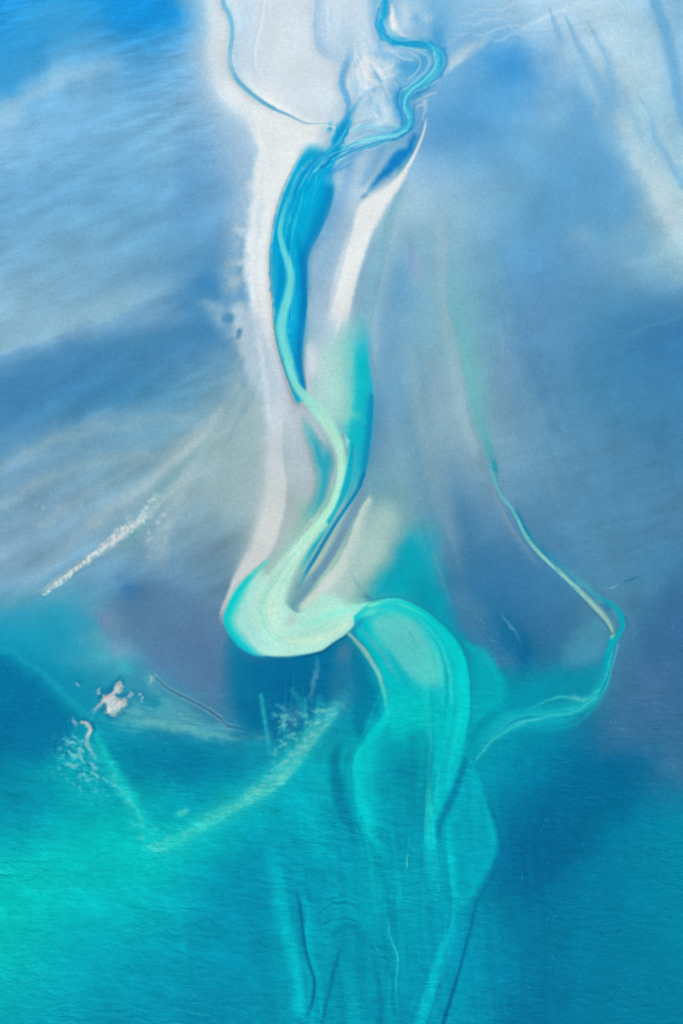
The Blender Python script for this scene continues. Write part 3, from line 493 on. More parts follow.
# ---- the turquoise outflow lobe
S.poly([(352,616),(368,603),(381,599),(396,598),(410,602),(422,608.5),(435,618),(447,629),(455,638),(461,645),(467,661),(470,682),(470.5,712),(466,738),(462,765),(452,800),(441,835),(434,850),(424,850),(428,800),(434,740),(425,730),(400,740),(390,720),(386,690),(378,668),(366,648),(355,634)],(0,190,196),soft=(3,.6),a=.97,wb=.6)
S.poly([(366,618),(384,608),(404,612),(424,628),(440,648),(448,672),(444,690),(424,690),(400,676),(384,655),(372,640)],(92,198,198),soft=(11,3),a=.9,wa=3)
S.blob(408,628,18,12,25,(104,200,204),.7,wa=4); S.blob(432,668,14,20,-15,(90,210,196),.6,wa=3)
S.stroke([(370,604,5,1),(384,600,6,1),(398,599,10,1),(414,605,14,1),(430,615,14,1),(446,630,14,1),(458,645,14,1),(466,664,15,1),(469,690,18,1),(469,712,18,1),(464,740,22,1),(458,765,16,1)],[(130,230,206),(80,222,206),(40,214,206),(10,212,204),(0,208,204),(0,208,204),(0,210,206),(0,212,206),(0,208,204),(0,204,204),(0,190,200)],h=(.25,.2),a=.9)
S.stroke([(396,603,1,1.2,.5),(410,608,1,1.2),(424,616,1,1.2,.6)],(130,224,200),a=.7)
S.blob(388,607,10,4.5,-15,(30,196,204),.75); S.blob(370,612,10,5,-25,(140,226,208),.6); S.stroke([(353,632,3,3,.5),(358,625,4,5),(362,620,4,4,.7),(372,617,3,3,.2)],(40,140,176),a=.9,wb=1)
S.stroke([(362,630,5,4,.8),(370,640,4,5),(380,652,4,6),(390,668,4,6),(398,680,4,5,.5)],(96,174,186),a=.6,wa=2)
S.stroke([(388,650,4,4,.4),(396,665,6,6),(408,682,8,8,.8),(410,705,10,10,.5)],(0,176,188),a=.7,wa=3)
S.poly([(388,690),(410,690),(440,696),(458,700),(452,740),(432,742),(415,735),(398,745),(385,738),(383,715)],(0,196,194),soft=(14,3),a=.8,wa=3)
S.stroke([(349,634,2,3),(355,641,2.6,4),(363,650,3,5),(371,662,3,5),(379,676,3,5),(384,694,3,5),(387,711,3,5),(386,725,3,5,.3)],[(160,196,192),(168,200,192),(166,206,196),(156,206,196),(130,206,196),(80,206,198),(40,204,198),(20,196,196)],h=(.2,.1),a=.9,wb=1)
S.poly([(352,644),(362,655),(372,672),(380,694),(383,715),(376,735),(362,745),(350,725),(352,690),(348,660)],(0,118,154),soft=(8,1.5),a=.75,wa=3)
S.stroke([(358,604,.6,.8,.2),(369,600.6,.8,1),(381.5,598,.8,1),(396,597.2,.8,1.1),(410,601,.8,1.2),(423,607.6,.8,1.2),(436,617.6,.8,1.3),(448.5,628,.8,1.4),(461,643.5,.9,1.6),(467.5,661,.9,1.8),(470.8,682,.9,2),(471,712,.9,2),(466,738,.9,2,.5)],(0,112,140),a=.5)
# east of the lobe
S.poly([(456,632),(476,640),(492,650),(502,668),(512,690),(505,715),(480,735),(472,712),(471,682),(466,655)],(0,172,184),soft=(14,1),a=.85,wa=4)
S.stroke([(468,644,6,5,.6),(484,652,8,8),(496,672,8,9),(502,695,8,8,.5)],(0,188,192),a=.75,wa=3)
S.stroke([(505,706,6,6,.3),(490,716,6,8),(478,728,6,8),(470,742,4,6,.7)],(0,140,166),a=.7,wa=2)
mudspeck = ss(.25,.6,fbm(PU/2.6,PV/2.6,2,141))
S.poly([(444,590),(462,584),(500,620),(520,660),(500,672),(480,650),(460,632)],(74,124,166),soft=(12,6),a=.75,wa=6,wb=3)
S.blob(508,638,24,18,50,(10,104,150),.7,wa=6); S.blob(524,655,7,16,-10,(0,96,148),.6,wa=4)
S.stroke([(500,612,1.5,1.5,.3),(508,622,2.4,2),(515,632,2,2),(522,643,2,2,.2)],(92,148,180),a=.8,wb=2)
S.poly([(440,585),(470,590),(530,650),(555,670),(520,690),(480,655)],(130,190,205),soft=20,a=.4,mod=mudspeck)
# ---- eastern creek
S.poly([(560,648),(580,625),(600,615),(612,630),(606,650),(590,665),(565,668)],(72,150,180),soft=(12,6),a=.8,wa=6,wb=4)
S.poly([(510,690),(545,670),(590,662),(606,655),(604,690),(570,720),(530,735),(505,725)],(0,148,172),soft=(16,8),a=.75,wa=5)
S.stroke([(612,640,7,6),(608,662,7,7),(602,685,8,7),(588,703,10,8),(565,714,14,12),(540,716,10,12),(515,720,7,9),(492,732,6,8),(474,750,5,8)],(0,162,182),h=(.1,.1),a=.75,wb=1.5)
S.stroke([(516,510,1,4,.5),(524,528,1,4),(536,544,1,4,.8),(552,560,1,6),(570,575,2,8),(588,590,2,9),(598,600,2,8,.5)],[(0,120,168),(0,124,168),(20,136,172),(40,144,176),(70,160,184),(70,166,186),(60,164,184)],a=.8,wb=1)
S.stroke([(494,462,2,3),(496,472,2,4,.8),(497,482,1,2,.3)],(20,140,162),a=.7,wb=1)
S.stroke([(590,594,2,3,.6),(606,601,3,4),(616,609,4,4.5),(622,619,5,3.6),(622,629,5,2.6),(616,640,6,3),(610,652,6,3),(607,668,6,4)],[(60,160,180),(30,156,178),(20,164,182),(0,168,184),(0,168,184),(0,170,186),(0,168,184),(0,162,182)],h=(.2,.3),a=.95,wb=.6)
S.stroke([(594,600,1,1),(604,604,1,1),(613,611,1,1),(618,620,1,1,.4)],(110,196,200),a=.6,wb=.8); S.blob(608,607,5,2,40,(24,112,150),.7,wb=2); S.stroke([(626,618,.6,1.2),(627,628,.6,1.4),(622,638,.6,1.2,.3)],(10,100,146),a=.6,wb=.8)
S.stroke([(490,464,2,2,.4),(494.6,481,1.6,1.6),(500.7,495,1.6,1.6),(511,507.6,1.8,1.8),(517,518,2,2),(522.5,530,2.2,2.2),(531.5,544.5,2.4,2.4),(541.7,555.8,2.6,2.8),(554,567,2.8,3),(571,583,3.2,3.2),(587,598,4,3.4),(599,610.5,5.5,4),(608,621,5,3),(613,631,2.5,1.5)],
  [(60,176,184),(66,186,190),(84,190,194),(110,198,200),(110,206,202),(124,208,204),(140,212,206),(160,220,210),(166,222,212),(170,220,212),(170,214,208),(160,200,200),(150,196,196),(190,216,196)],h=(.25,.35),a=.95)
S.stroke([(589,606,1,1,.3),(597,614,1.3,1.2),(605,623,1.2,1),(610,631,.8,.8)],(60,108,136),a=.8,wb=.6); S.blob(612.5,636,2,3,30,(190,218,186),.7)
S.stroke([(606,589,1,1,.4),(612,587.5,1.4,1.4),(619,585,1,1,.3)],(128,184,196),a=.7,wb=1); S.stroke([(622,583,1,1.2,.4),(630,580,1.2,2),(641,577,.8,.8,.3)],(20,104,140),a=.8,wb=1.5)
S.stroke([(618,644,1.5,1.5),(612,668,1,1),(604,690,1,1.2),(592,703,1.2,1.2),(583,701,1,1),(569,696,1,1),(551,698.5,1,1.2),(536,706,1.6,1.6),(524,712,2,2,.2)],(60,190,198),a=.75,wb=.6)
S.stroke([(600,694,1,2,.4),(592,708,1,2),(580,721,1.4,2),(557,729,1.6,2),(534,727.5,1.4,1.6),(512,725,1.4,1.6),(500,732,1.6,1.8),(488,744,1.8,1.8),(476,760,1.6,1.6)],[(0,176,190),(0,172,188),(0,170,186),(20,180,190),(40,192,196),(50,196,198),(50,196,198)],a=.85)
for x,y in ((574,697),(578,698),(583,701),(585,699)): S.blob(x,y,2,1.4,30,(170,226,220),.8,wb=2)
S.stroke([(548,712,.7,.7,.4),(560,714,.7,.7),(574,714.5,.6,.6,.2)],(110,204,204),a=.7,wb=.6); S.stroke([(545,708,1,1,.3),(562,709,1.4,1.4),(580,712,1.2,1.2,.3)],(0,140,166),a=.6)
run = [(440,780,26,40,.3),(446,830,24,44),(450,880,22,34),(448,930,20,22),(436,980,22,20),(420,1030,24,20),(400,1100,24,20)]
S.stroke(run,(0,194,206),a=.5,st=(6,120,91,.05,.5)); S.stroke(run,(0,134,166),a=.45,st=(6,110,93,.05,.5))
west = [(384,690,14,14,.3),(366,735,20,30),(356,780,24,40),(366,830,26,44),(378,880,40,40),(384,940,50,34),(388,1020,50,30)]
S.stroke(west,(0,198,200),a=.5,st=(7,110,101,.0,.5)); S.stroke(west,(0,130,160),a=.5,st=(8,100,103,.0,.5))
deepw = [(318,730,26,20,.3),(322,790,30,22),(322,850,34,26),(320,920,34,26),(318,1020,34,26)]
S.stroke(deepw,(0,176,190),a=.45,st=(10,120,111,.0,.5)); S.stroke(deepw,(0,128,162),a=.4,st=(10,110,113,.0,.5))
# ---- lower bulb and the runout into the bay
S.poly([(464,762),(474,768),(482,782),(484,800),(492,815),(498,832),(499,850),(492,868),(480,888),(468,904),(456,912),(448,890),(446,860),(440,838),(452,800)],(0,166,186),soft=(4,1),a=.95,wb=.5)
S.stroke([(474,770,4,2),(481,790,5,1.6),(488,812,6,1.4),(494,832,7,1.4),(495,848,8,1.4),(490,866,10,1.4),(478,886,12,1.4),(467,904,10,1.4,.6)],(0,184,200),a=.75,h=(0,.3))
S.stroke([(470,790,10,10,.5),(466,815,10,10),(468,840,10,10),(462,870,8,8,.4)],(0,158,180),a=.5)
S.stroke([(466,758,3,4),(462,772,4,4),(455,792,4,5),(445,812,4,5),(438,830,3,4),(440,845,2,3,.5)],(0,124,158),h=(.2,.2),a=.95,wb=.6)
S.stroke([(462,752,1,1),(468,758,1.2,1.2),(474,765,1,1.2)],(30,188,198),a=.8)
S.stroke([(430,790,2,8,.5),(426,815,1.5,8),(424,835,1.5,10),(426,855,3,10),(434,880,6,8,.5),(444,900,5,5,.3)],(0,184,198),h=(.4,0),a=.85)
S.stroke([(446,815,2,4),(446,838,2,3),(449,860,3,3),(453,885,4,2),(454.5,906,4,2),(452.5,926,4,2.5),(446,945,6,3),(439,962,8,4),(431,990,9,6),(420,1022,9,8),(405,1080,10,10)],(0,186,202),h=(.1,.1),a=.85,wb=.5)
S.stroke([(441,848,5,3,.3),(444,870,7,4),(447,890,6,4),(448,915,5,2),(444,935,8,2,.4)],(0,158,180),a=.6)
S.stroke([(488,803,.8,1.6),(494,817,1,2.4),(499,833,1,2),(500.5,848,.8,1.6,.5)],(0,94,138),a=.8); S.stroke([(490,803,.6,.9),(497,814,.6,.9),(502,830,.6,.9),(503,842,.6,.8,.2)],(40,160,184),a=.7)
S.stroke([(497,868,1,1.6),(488,884,1.4,2),(478,899,2,3),(474,912,2,3),(470,930,2,3),(464,952,2.4,3),(458,975,2.4,3),(450,1000,3,4),(442,1028,3,4),(430,1075,4,5)],(0,96,142),h=(.1,.1),a=.85,wb=.8)
S.stroke([(482,900,1,2,.3),(478,925,1,2),(472,950,1,2.6),(464,985,1,3,.6)],(0,140,172),a=.5,wb=1)
S.stroke([(433,735,6,.8,.6),(431,760,7,.8),(428,790,7,.8),(424,820,6,.8),(423,850,6,.8),(421,900,5,.8,.6),(420,960,5,.8,.4),(419,1024,4,.8,.3)],(0,138,164),h=(0,.4),a=.7)
S.stroke([(420,860,.6,.8,.4),(420,900,.6,.8),(419,960,.6,.8),(418,1024,.6,.8,.6)],(0,176,192),a=.4)
for q in ((472,850,50,110,0,2,.7),(545,712,70,36,0,2,.6),(440,690,40,90,0,2,.4)): S.soften(*q)
S.stroke([(606,672,9,9,.3),(594,698,12,12),(566,714,16,14),(538,718,16,14),(508,722,14,14),(484,742,10,12,.5)],(26,184,196),a=.65,wa=3)
S.stroke([(612,652,1.6,1.6),(606,676,2,2),(594,698,2,2),(574,712,2.4,2.4),(548,716,2.4,2.4),(520,724,2.4,2.4),(494,740,2,2),(477,758,1.6,1.6)],(70,202,204),a=.6,wb=1)
S.stroke([(598,690,1.6,2),(584,700,1.6,2),(560,697,1.6,2.2),(540,704,1.6,2,.4)],(90,206,206),a=.6,wb=1)
S.soften(226,690,12,50,0,6,.8); S.soften(420,694,30,12,0,4,.8); S.soften(400,740,40,14,0,4,.7)
# ---- bay floor: bands west of the runout
S.stroke([(342,740,6,6,.3),(336,765,8,7),(341,790,7,7),(348,815,6,7),(354,838,5,6,.4)],(0,130,160),a=.9,wa=3)
S.stroke([(387,712,4,8),(378,728,5,10),(366,742,5,10),(357,757,4,10),(355,775,4,12),(359,798,4,14),(365,820,5,12),(374,842,5,10,.7),(386,858,5,8,.3)],[(20,204,198),(0,200,196),(10,202,198),(20,204,200),(0,192,196),(0,184,194),(0,178,190),(0,172,188)],h=(.2,0),a=.85,wa=1.5)
S.blob(405,770,18,18,30,(0,150,170),.7,wa=6); S.blob(396,772,10,2.5,5,(0,128,156),.5,wb=2); S.blob(415,740,16,14,10,(0,170,180),.5,wa=4); S.blob(412,805,9,26,5,(0,140,164),.55,wa=4)
S.blob(315,770,22,20,0,(0,168,184),.5,wa=6); S.blob(290,812,20,30,0,(0,168,184),.45,wa=8); S.blob(250,862,44,26,-28,(0,142,174),.6,wa=12)
S.blob(330,880,40,26,10,(0,156,178),.4,wa=10); S.blob(350,850,14,20,10,(0,140,168),.4,wa=6)
S.stroke([(276,860,8,8,.4),(280,890,8,8),(288,930,8,8),(297,970,8,8),(302,1010,8,8,.7)],(0,178,194),a=.8,wa=3)
S.stroke([(297,892,3,2,.4),(301,912,4,2),(304,940,4,1.6),(309,962,4,1.6),(314.5,980,4,1.6),(313,1000,4,2),(308,1015,4,3,.5)],(0,108,146),h=(0,.3),a=.95,wb=1)
S.stroke([(303,895,.8,6,.4),(307,912,.8,7),(306,935,.8,8),(311,958,.8,8),(317,980,.8,8),(320,1010,.8,9)],(0,174,192),a=.75,wb=1)
S.stroke([(322,1024,3,4),(330,990,3,4),(337,960,3,4),(343,945,2,3,.3)],(0,116,152),a=.8,wa=2); S.stroke([(340,958,2,8,.4),(344,985,2,10),(350,1020,2,12)],(0,160,182),a=.5,wa=2)
for p,a in (([(318,915),(330,905),(345,903),(360,910)],.5),([(322,924),(338,919),(352,920),(362,930),(366,944)],.7),([(328,900),(345,896),(358,900)],.4),([(372,948),(380,956),(388,960),(390,968)],.7),([(376,945),(384,950),(386,956)],.5)):
    S.stroke([(x,y,1.2,1.6) for x,y in p],(0,118,152),a=min(1,a*1.3),wb=2); S.stroke([(x+1,y+3,1.4,2) for x,y in p],(20,178,190),a=a*.6,wb=2)
S.blob(350,945,16,22,20,(0,132,162),.4,wa=6); S.blob(372,985,8,24,10,(0,168,186),.4,wa=5); S.stroke([(378,975,2,2,.4),(382,1000,3,2),(381,1030,3,2)],(0,116,150),a=.6,wb=1.5)
S.stroke([(386,912,3,3,.2),(390,938,5,4),(396,960,4,3),(396,990,4,3,.5)],(0,176,190),a=.5,wb=2)
S.stroke([(388,918,.9,.9,.4),(389,930,.8,.8),(392,942,.9,.9),(397,953,1,1),(398,965,.8,.8),(396,980,.7,.7),(397,1000,.7,.7,.7),(398,1026,.6,.6,.4)],[(20,190,196),(70,216,204),(70,216,204),(80,218,204),(50,204,200),(50,200,200),(40,190,196)],a=.9,wb=1)
S.stroke([(377,948,.6,.6),(379,953,.7,.7),(385,956,.5,.5,.2)],(60,206,200),a=.8,wb=.8)
S.stroke([(408,830,.6,.6,.3),(409,842,.6,.6),(408,855,.6,.6)],(40,190,192),a=.7); S.stroke([(407,856,.9,.9),(407,868,.9,.9)],(110,220,212),a=.8)
# ---- west: purple mud, textured sand ridge, shoals and the V-shaped bar
S.poly([(90,610),(120,585),(160,575),(205,600),(222,640),(224,700),(236,722),(215,712),(180,692),(150,672),(125,650),(100,640)],(82,124,162),soft=(18,4),a=.8,wa=6,wb=2)
S.blob(132,592,20,15,35,(56,118,174),.5,wa=10,wb=5); S.blob(128,586,12,8,30,(46,110,172),.3,wa=5,wb=5); S.blob(106,620,20,11,50,(124,152,190),.75,wa=6,wb=5); S.blob(118,650,16,10,20,(134,164,190),.65,wa=5,wb=5); S.blob(100,658,14,9,10,(80,184,196),.65,wb=5); S.blob(124,668,9,10,0,(60,184,194),.7,wb=5); S.blob(98,640,18,10,25,(92,168,192),.7,wa=8,wb=4); S.blob(120,640,12,10,0,(104,150,185),.5,wa=8,wb=4)
S.blob(85,660,30,12,10,(70,160,185),.5,wa=8,wb=4); S.blob(196,650,26,30,0,(82,120,162),.5,wa=6); S.blob(45,625,40,22,-18,(20,155,185),.45,wa=8)
S.poly([(-90,640),(0,652),(30,672),(60,700),(80,720),(70,745),(40,765),(0,760),(-90,770)],(0,114,158),soft=(16,8),a=.8,wa=6,wb=2)
S.stroke([(-80,640,8,8,.6),(0,648,7,7),(24,660,6,6),(50,680,6,6),(74,704,7,6),(92,722,7,6),(100,735,7,6)],(20,156,182),a=.75,wa=3,wb=2)
# ridge of bare sand
rid = .08+.92*ss(-.2,.2,fbm((PU*.8-PV*.6)/3.2,(PU*.6+PV*.8)/5.5,3,151))
S.stroke([(36,592,3,3,.2),(52,584,4,4),(75,569,6,6),(98,553,7,7),(118,536,8,7),(138,523,5,7),(158,505,6,8,.6),(186,476,6,8,.25)],(176,196,204),a=.75,wa=3,wb=3)
S.stroke([(43,594,1.5,1.5),(56,585,3.4,3),(70,573,5.5,3.5),(79,566,2.4,3),(90,557,4,4),(104,545,7,5),(118,534,9,6),(130,526,6,6),(140,521,5,5,.8),(146,508,3.5,4.5,.8),(158,494,3,4,.6)],(218,223,219),a=.98,wb=3,mod=rid,h=(.3,.3))
S.stroke([(90,560,3,3,.5),(112,545,4,4),(134,530,4,4),(150,514,3,3,.4)],(120,176,190),a=.5,wb=4,st=(3,9,61,.1,.4))
S.stroke([(100,552,10,8,.5),(120,538,12,10),(140,524,10,10),(156,505,8,8,.4)],(222,226,222),a=.8,wb=2,st=(3,7,63,.25,.45))
for x,y,rx,ry,an in ((149,541,4,6,0),(163,515,2.5,2,0),(157,524,2,2,0),(128,517,4,2,-40),(150,533,2,3,0),(37,503,1,2,30),(42,508,2,1.5,0),(151,556,1.5,2,0)): S.blob(x,y,rx,ry,an,(206,216,214),.8,wb=5,mod=rid)
S.stroke([(44,590,1,1,.3),(60,577,1,1),(80,562,1,1),(100,545,1,1,.3)],(120,140,165),a=.5,wb=1)
# shoals
rough = .55+.45*ss(-.3,.2,flow(-55,6,2.2,3,161))
S.poly([(99,697),(108,690),(114,684),(119,678),(124,682),(122,690),(120,695),(127,696),(128,703),(124,712),(116,718),(108,717),(103,710)],(0,96,140),soft=(2,4),a=.6,wb=3)
S.poly([(100,700),(108,692),(113,688),(117,680),(123,682),(122,690),(118,696),(127,698),(127,706),(120,713),(112,717),(104,712),(106,705)],(220,219,216),soft=(3,1.5),a=.97,wb=5,mod=.45+.55*rough)
for k in range(9):
    x, y = 121-k*2.3, 686+k*1.6
    S.stroke([(x,y,.7,1.1),(x-7,y+8,1,1.3),(x-12-k%3*2,y+17+k%2*3,.5,.8,.2)],(226,222,222) if k%2 else (176,178,190),a=.8,wb=1.2)
for x,y,r in ((131,695,3),(140,695,2.4),(143,700,1.6),(99,692,2.5),(78,683,1.6)):
    S.blob(x+1,y-1,r*1.5,r*1.4,0,(0,96,140),.5,wb=3); S.blob(x,y,r,r,0,(178,196,208),.9,wb=5,p=1.6)
S.stroke([(78,722,3,4),(86,720,4,4),(93,727,4,4),(92,738,4,4,.7)],(0,90,136),a=.6,wb=2)
S.stroke([(81,722,3,2.5),(87,723,4,3),(90,730,4,3.4),(87,738,3.5,3),(88,746,3,2.6,.7),(95,757,2.6,2.4,.5)],(212,215,216),a=.97,wb=2,h=(.3,.3)); S.blob(74.5,722,2.6,3.2,0,(164,186,200),.9,wb=4,p=1.6)
scal = ss(-.05,.35,flow(22,9,5,3,171)); scd = ss(.0,.4,flow(22,10,6,3,191))
S.poly([(62,738),(84,738),(100,762),(112,785),(95,790),(70,780),(52,765)],(0,116,156),soft=(8,6),a=.6,wa=4,wb=3,mod=scd)
S.poly([(66,734),(84,738),(97,758),(108,778),(100,784),(76,776),(60,755)],(124,200,206),soft=(7,4),a=.9,wa=3,wb=2,mod=scal)
# line of the mud edge, milky water below it
S.poly([(142,672),(160,688),(190,706),(215,722),(232,732),(228,742),(190,738),(150,730),(120,722),(118,712),(145,708),(150,692)],(84,166,182),soft=(12,5),a=.8,wa=4,wb=3)
S.stroke([(125,722,4,4,.4),(150,722,6,6),(175,728,5,5),(205,734,4,4),(240,738,4,4,.3)],(110,186,188),a=.6,wa=3,wb=3)
S.blob(153,702,9,8,0,(10,130,160),.7,wa=4,wb=4); S.blob(148,678,6,5,0,(70,176,196),.6,wb=3)
for o,c,a,w in ((-2.2,(132,168,180),.7,1.3),(0,(50,84,120),.85,1.1),(2.4,(140,180,188),.55,1.3)):
    S.stroke([(151,673+o,w,w,.5),(160,682+o,w,w),(170,690+o,w,w),(182,696+o,w,w),(196,703+o,w,w),(210,711+o,w*1.3,w*1.3),(220,718+o,w*1.5,w*1.5),(226,725+o,w*1.4,w*1.4,.8),(234,727+o,w*1.2,w*1.2,.7),(246,730+o,w,w,.2)],c,a=a*.85,wb=.6)
S.blob(151,680,1.6,4,0,(206,214,214),.85,wb=2); S.stroke([(152,676,1,1),(158,675,1,1,.3)],(180,190,200),a=.6,wb=1)
# V-shaped bar
rip = .35+.65*ss(-.25,.3,flow(-14,13,2.7,2,181,(PU+2*WARP_A[0],PV+2*WARP_A[1])))
S.poly([(110,725),(150,730),(230,738),(290,735),(296,752),(270,782),(225,806),(180,824),(152,838),(138,812),(118,780),(104,750)],(0,138,168),soft=(18,4),a=.55,wa=6)
S.blob(190,762,42,18,8,(0,128,164),.6,wa=8); S.blob(160,800,26,20,-10,(0,182,186),.5,wa=8); S.blob(225,790,26,14,-25,(0,176,184),.5,wa=6)
S.stroke([(95,735,4,5,.7),(104,752,4,8),(114,772,4,10),(128,795,4,12),(140,818,5,12),(148,842,8,12),(152,870,12,14,.3)],(0,196,194),h=(.2,0),a=.8,wa=2,wb=1.5)
S.stroke([(96,780,1.4,2,.6),(108,782,1.6,2.6),(119,789,2,3.4),(129,799,2.4,3.4),(136,809,2,4,.7),(143,828,2,4,.3)],(128,216,206),a=.85,wb=3,mod=rip)
S.stroke([(344,705,26,14,.2),(306,748,30,14,.8),(268,790,30,16),(222,815,26,20),(172,842,18,22),(150,850,14,14,.4)],(40,192,194),a=.6,wa=5)
S.stroke([(90,740,8,10,.4),(108,770,8,16),(130,805,10,22),(148,846,14,26,.6)],(30,192,194),a=.5,wa=4)
S.stroke([(344,700,12,7,.3),(326,722,14,7,.8),(306,750,16,6),(288,776,18,5),(268,791,17,5),(245,804,14,5),(222,815,11,6),(198,828,9,8),(172,841,7,9),(150,850,5,5,.6)],[(60,176,186),(84,190,190),(96,200,192),(92,202,194),(80,204,194),(70,206,196),(60,206,196),(40,204,196),(60,208,198)],h=(.1,.15),a=.95,wa=2,wb=2,mod=.3+.7*rip)
S.blob(158,849,9,3.5,-8,(120,214,204),.8,wb=4,mod=rip); S.blob(183,812,6,3.5,-25,(90,208,202),.8,wb=4); S.blob(155,828,5,3,0,(70,208,200),.5,wb=4)
S.blob(30,880,60,34,-15,(0,196,186),.6,wa=12); S.blob(120,860,60,28,-10,(0,192,190),.5,wa=12)
S.blob(30,800,50,20,10,(0,136,166),.5,wa=12,wb=4); S.blob(190,960,60,24,-15,(0,150,178),.4,wa=14)
S.stroke([(163,900,4,4,.3),(166,935,5,5),(170,975,5,5,.4)],(0,150,178),a=.3,wa=3); S.stroke([(176,900,5,5,.3),(182,940,6,6),(186,980,5,5,.4)],(0,176,190),a=.35,wa=3)


# broad milky folds on the bay floor
S.stroke([(384,706,10,14,.3),(372,734,12,22,.9),(362,760,9,26),(360,790,8,26),(366,820,8,22),(378,850,8,16,.4)],(0,202,204),a=.8,h=(.1,0),wa=3)
S.blob(408,775,22,26,25,(0,138,162),.8,wa=6); S.blob(404,772,14,3,4,(0,122,152),.45,wb=2); S.blob(416,820,9,30,3,(0,138,162),.55,wa=4)
S.stroke([(338,745,8,8,.3),(333,775,10,9),(340,805,9,8),(350,835,8,7,.3)],(0,122,154),a=.8,wa=3)
S.stroke([(300,760,16,16,.3),(300,800,22,20),(318,840,22,22),(330,870,18,18,.3)],(0,176,192),a=.65,wa=5)
S.stroke([(272,850,12,12,.4),(278,890,14,12),(287,930,14,10),(297,970,12,8),(300,1010,10,8)],(0,186,202),a=.75,wa=3)
S.stroke([(255,900,14,14,.4),(262,950,14,14),(272,1010,14,14)],(0,136,168),a=.6,wa=5)
S.stroke([(462,766,5,5,.5),(456,785,6,6),(449,803,7,6),(441,822,7,5),(438,838,5,4,.5)],(0,128,160),a=.75,wb=1)
S.stroke([(449,820,3,7,.4),(448,845,2,9),(451,870,3,9),(455,895,4,7,.5)],(0,194,206),h=(.3,0),a=.8)
S.stroke([(330,925,8,6,.3),(343,912,6,10),(358,918,6,12),(366,936,6,10,.3)],(0,172,188),a=.5,wb=2)
S.stroke([(332,936,4,4,.3),(344,926,4,5),(357,930,4,5),(363,948,4,4,.3)],(0,128,158),a=.6,wb=2)
S.stroke([(340,960,6,14,.3),(350,985,6,16),(358,1030,6,16)],(0,166,184),a=.5,wb=2); S.stroke([(374,960,3,6,.3),(379,990,4,6),(380,1030,4,6)],(0,126,158),a=.55,wb=2)
S.blob(540,855,50,26,-30,(0,98,142),.5,wa=12); S.blob(600,800,40,26,-30,(0,104,146),.4,wa=12)
# strands of silt following the currents
bendp = [(306,400,10,12,.3),(324,420,10,12),(338,446,9,10),(340,475,10,10),(330,505,12,12),(312,532,14,14),(292,560,18,16),(272,588,24,20),(264,612,26,22),(276,636,20,20),(300,640,16,16,.8),(328,632,14,16,.6),(352,618,10,12,.3)]
S.stroke(bendp,(208,231,216),a=.55,st=(5,90,71,.05,.5)); S.stroke(bendp,(110,216,210),a=.4,st=(5,80,73,.05,.5)); S.stroke(bendp,(168,206,204),a=.35,st=(3.4,70,75,.15,.5))
plum = [(352,616,8,8,.3),(378,606,14,8),(406,612,22,14),(430,634,30,20),(444,664,36,24),(446,700,40,24),(442,740,30,22),(436,790,24,16),(432,840,20,14,.7),(440,890,16,12,.4)]
S.stroke(plum,(76,214,206),a=.5,st=(6,110,81,.0,.45)); S.stroke(plum,(0,158,178),a=.5,st=(6,100,83,.05,.5)); S.stroke(plum,(40,222,212),a=.4,st=(4,90,85,.1,.5))
for pp in ([(296,660,16,16,.3),(292,690,24,24),(290,730,26,26,.6)],): S.stroke(pp,(20,150,176),a=.55,st=(4,60,121,.1,.5))
# veils of sand over the flats
veil = [(388,210,10,14,.4),(394,290,22,34),(406,380,28,40),(420,460,30,44),(436,540,26,40),(452,600,18,30,.3)]
S.stroke(veil,(158,182,200),a=.42,wa=3,st=(14,200,131,-.05,.5)); S.stroke(veil,(86,144,184),a=.35,wa=3,st=(14,180,133,.0,.5))
fan2 = [(268,350,12,10,.3),(240,410,34,22),(200,470,50,40),(150,520,60,50),(90,570,60,46,.5),(40,600,50,40,.2)]
S.stroke(fan2,(172,194,206),a=.32,wa=4,st=(9,190,141,.0,.5)); S.stroke(fan2,(104,152,188),a=.3,wa=4,st=(10,170,143,.05,.5))
eveil = [(490,250,20,60,.3),(520,340,30,90),(550,430,40,110),(590,520,50,90,.4)]
S.stroke(eveil,(116,160,192),a=.35,wa=5,st=(7,240,151,.0,.5)); S.stroke(eveil,(62,124,170),a=.3,wa=5,st=(7,220,153,.0,.5))
# broken banks of the eastern creek
ec = [(498,486,3,6,.4),(512,508,4,8),(524,530,4,9),(544,557,4,10),(570,582,5,12),(590,598,6,14),(606,616,6,14,.6)]
S.stroke(ec,(20,128,168),a=.6,st=(5,22,161,.0,.4)); S.stroke(ec,(120,196,200),a=.5,st=(4,20,163,.15,.5))
S.stroke([(620,610,8,5,.5),(621,632,8,5),(612,660,9,6),(602,690,12,8),(584,708,14,12),(552,716,14,12),(516,722,10,12),(484,746,8,8,.5)],(70,196,202),a=.55,st=(5,50,165,.1,.5))
S.stroke([(620,610,8,5,.5),(621,632,8,5),(612,660,9,6),(602,690,12,8),(584,708,14,12),(552,716,14,12),(516,722,10,12),(484,746,8,8,.5)],(0,128,160),a=.5,st=(5,50,167,.1,.5))
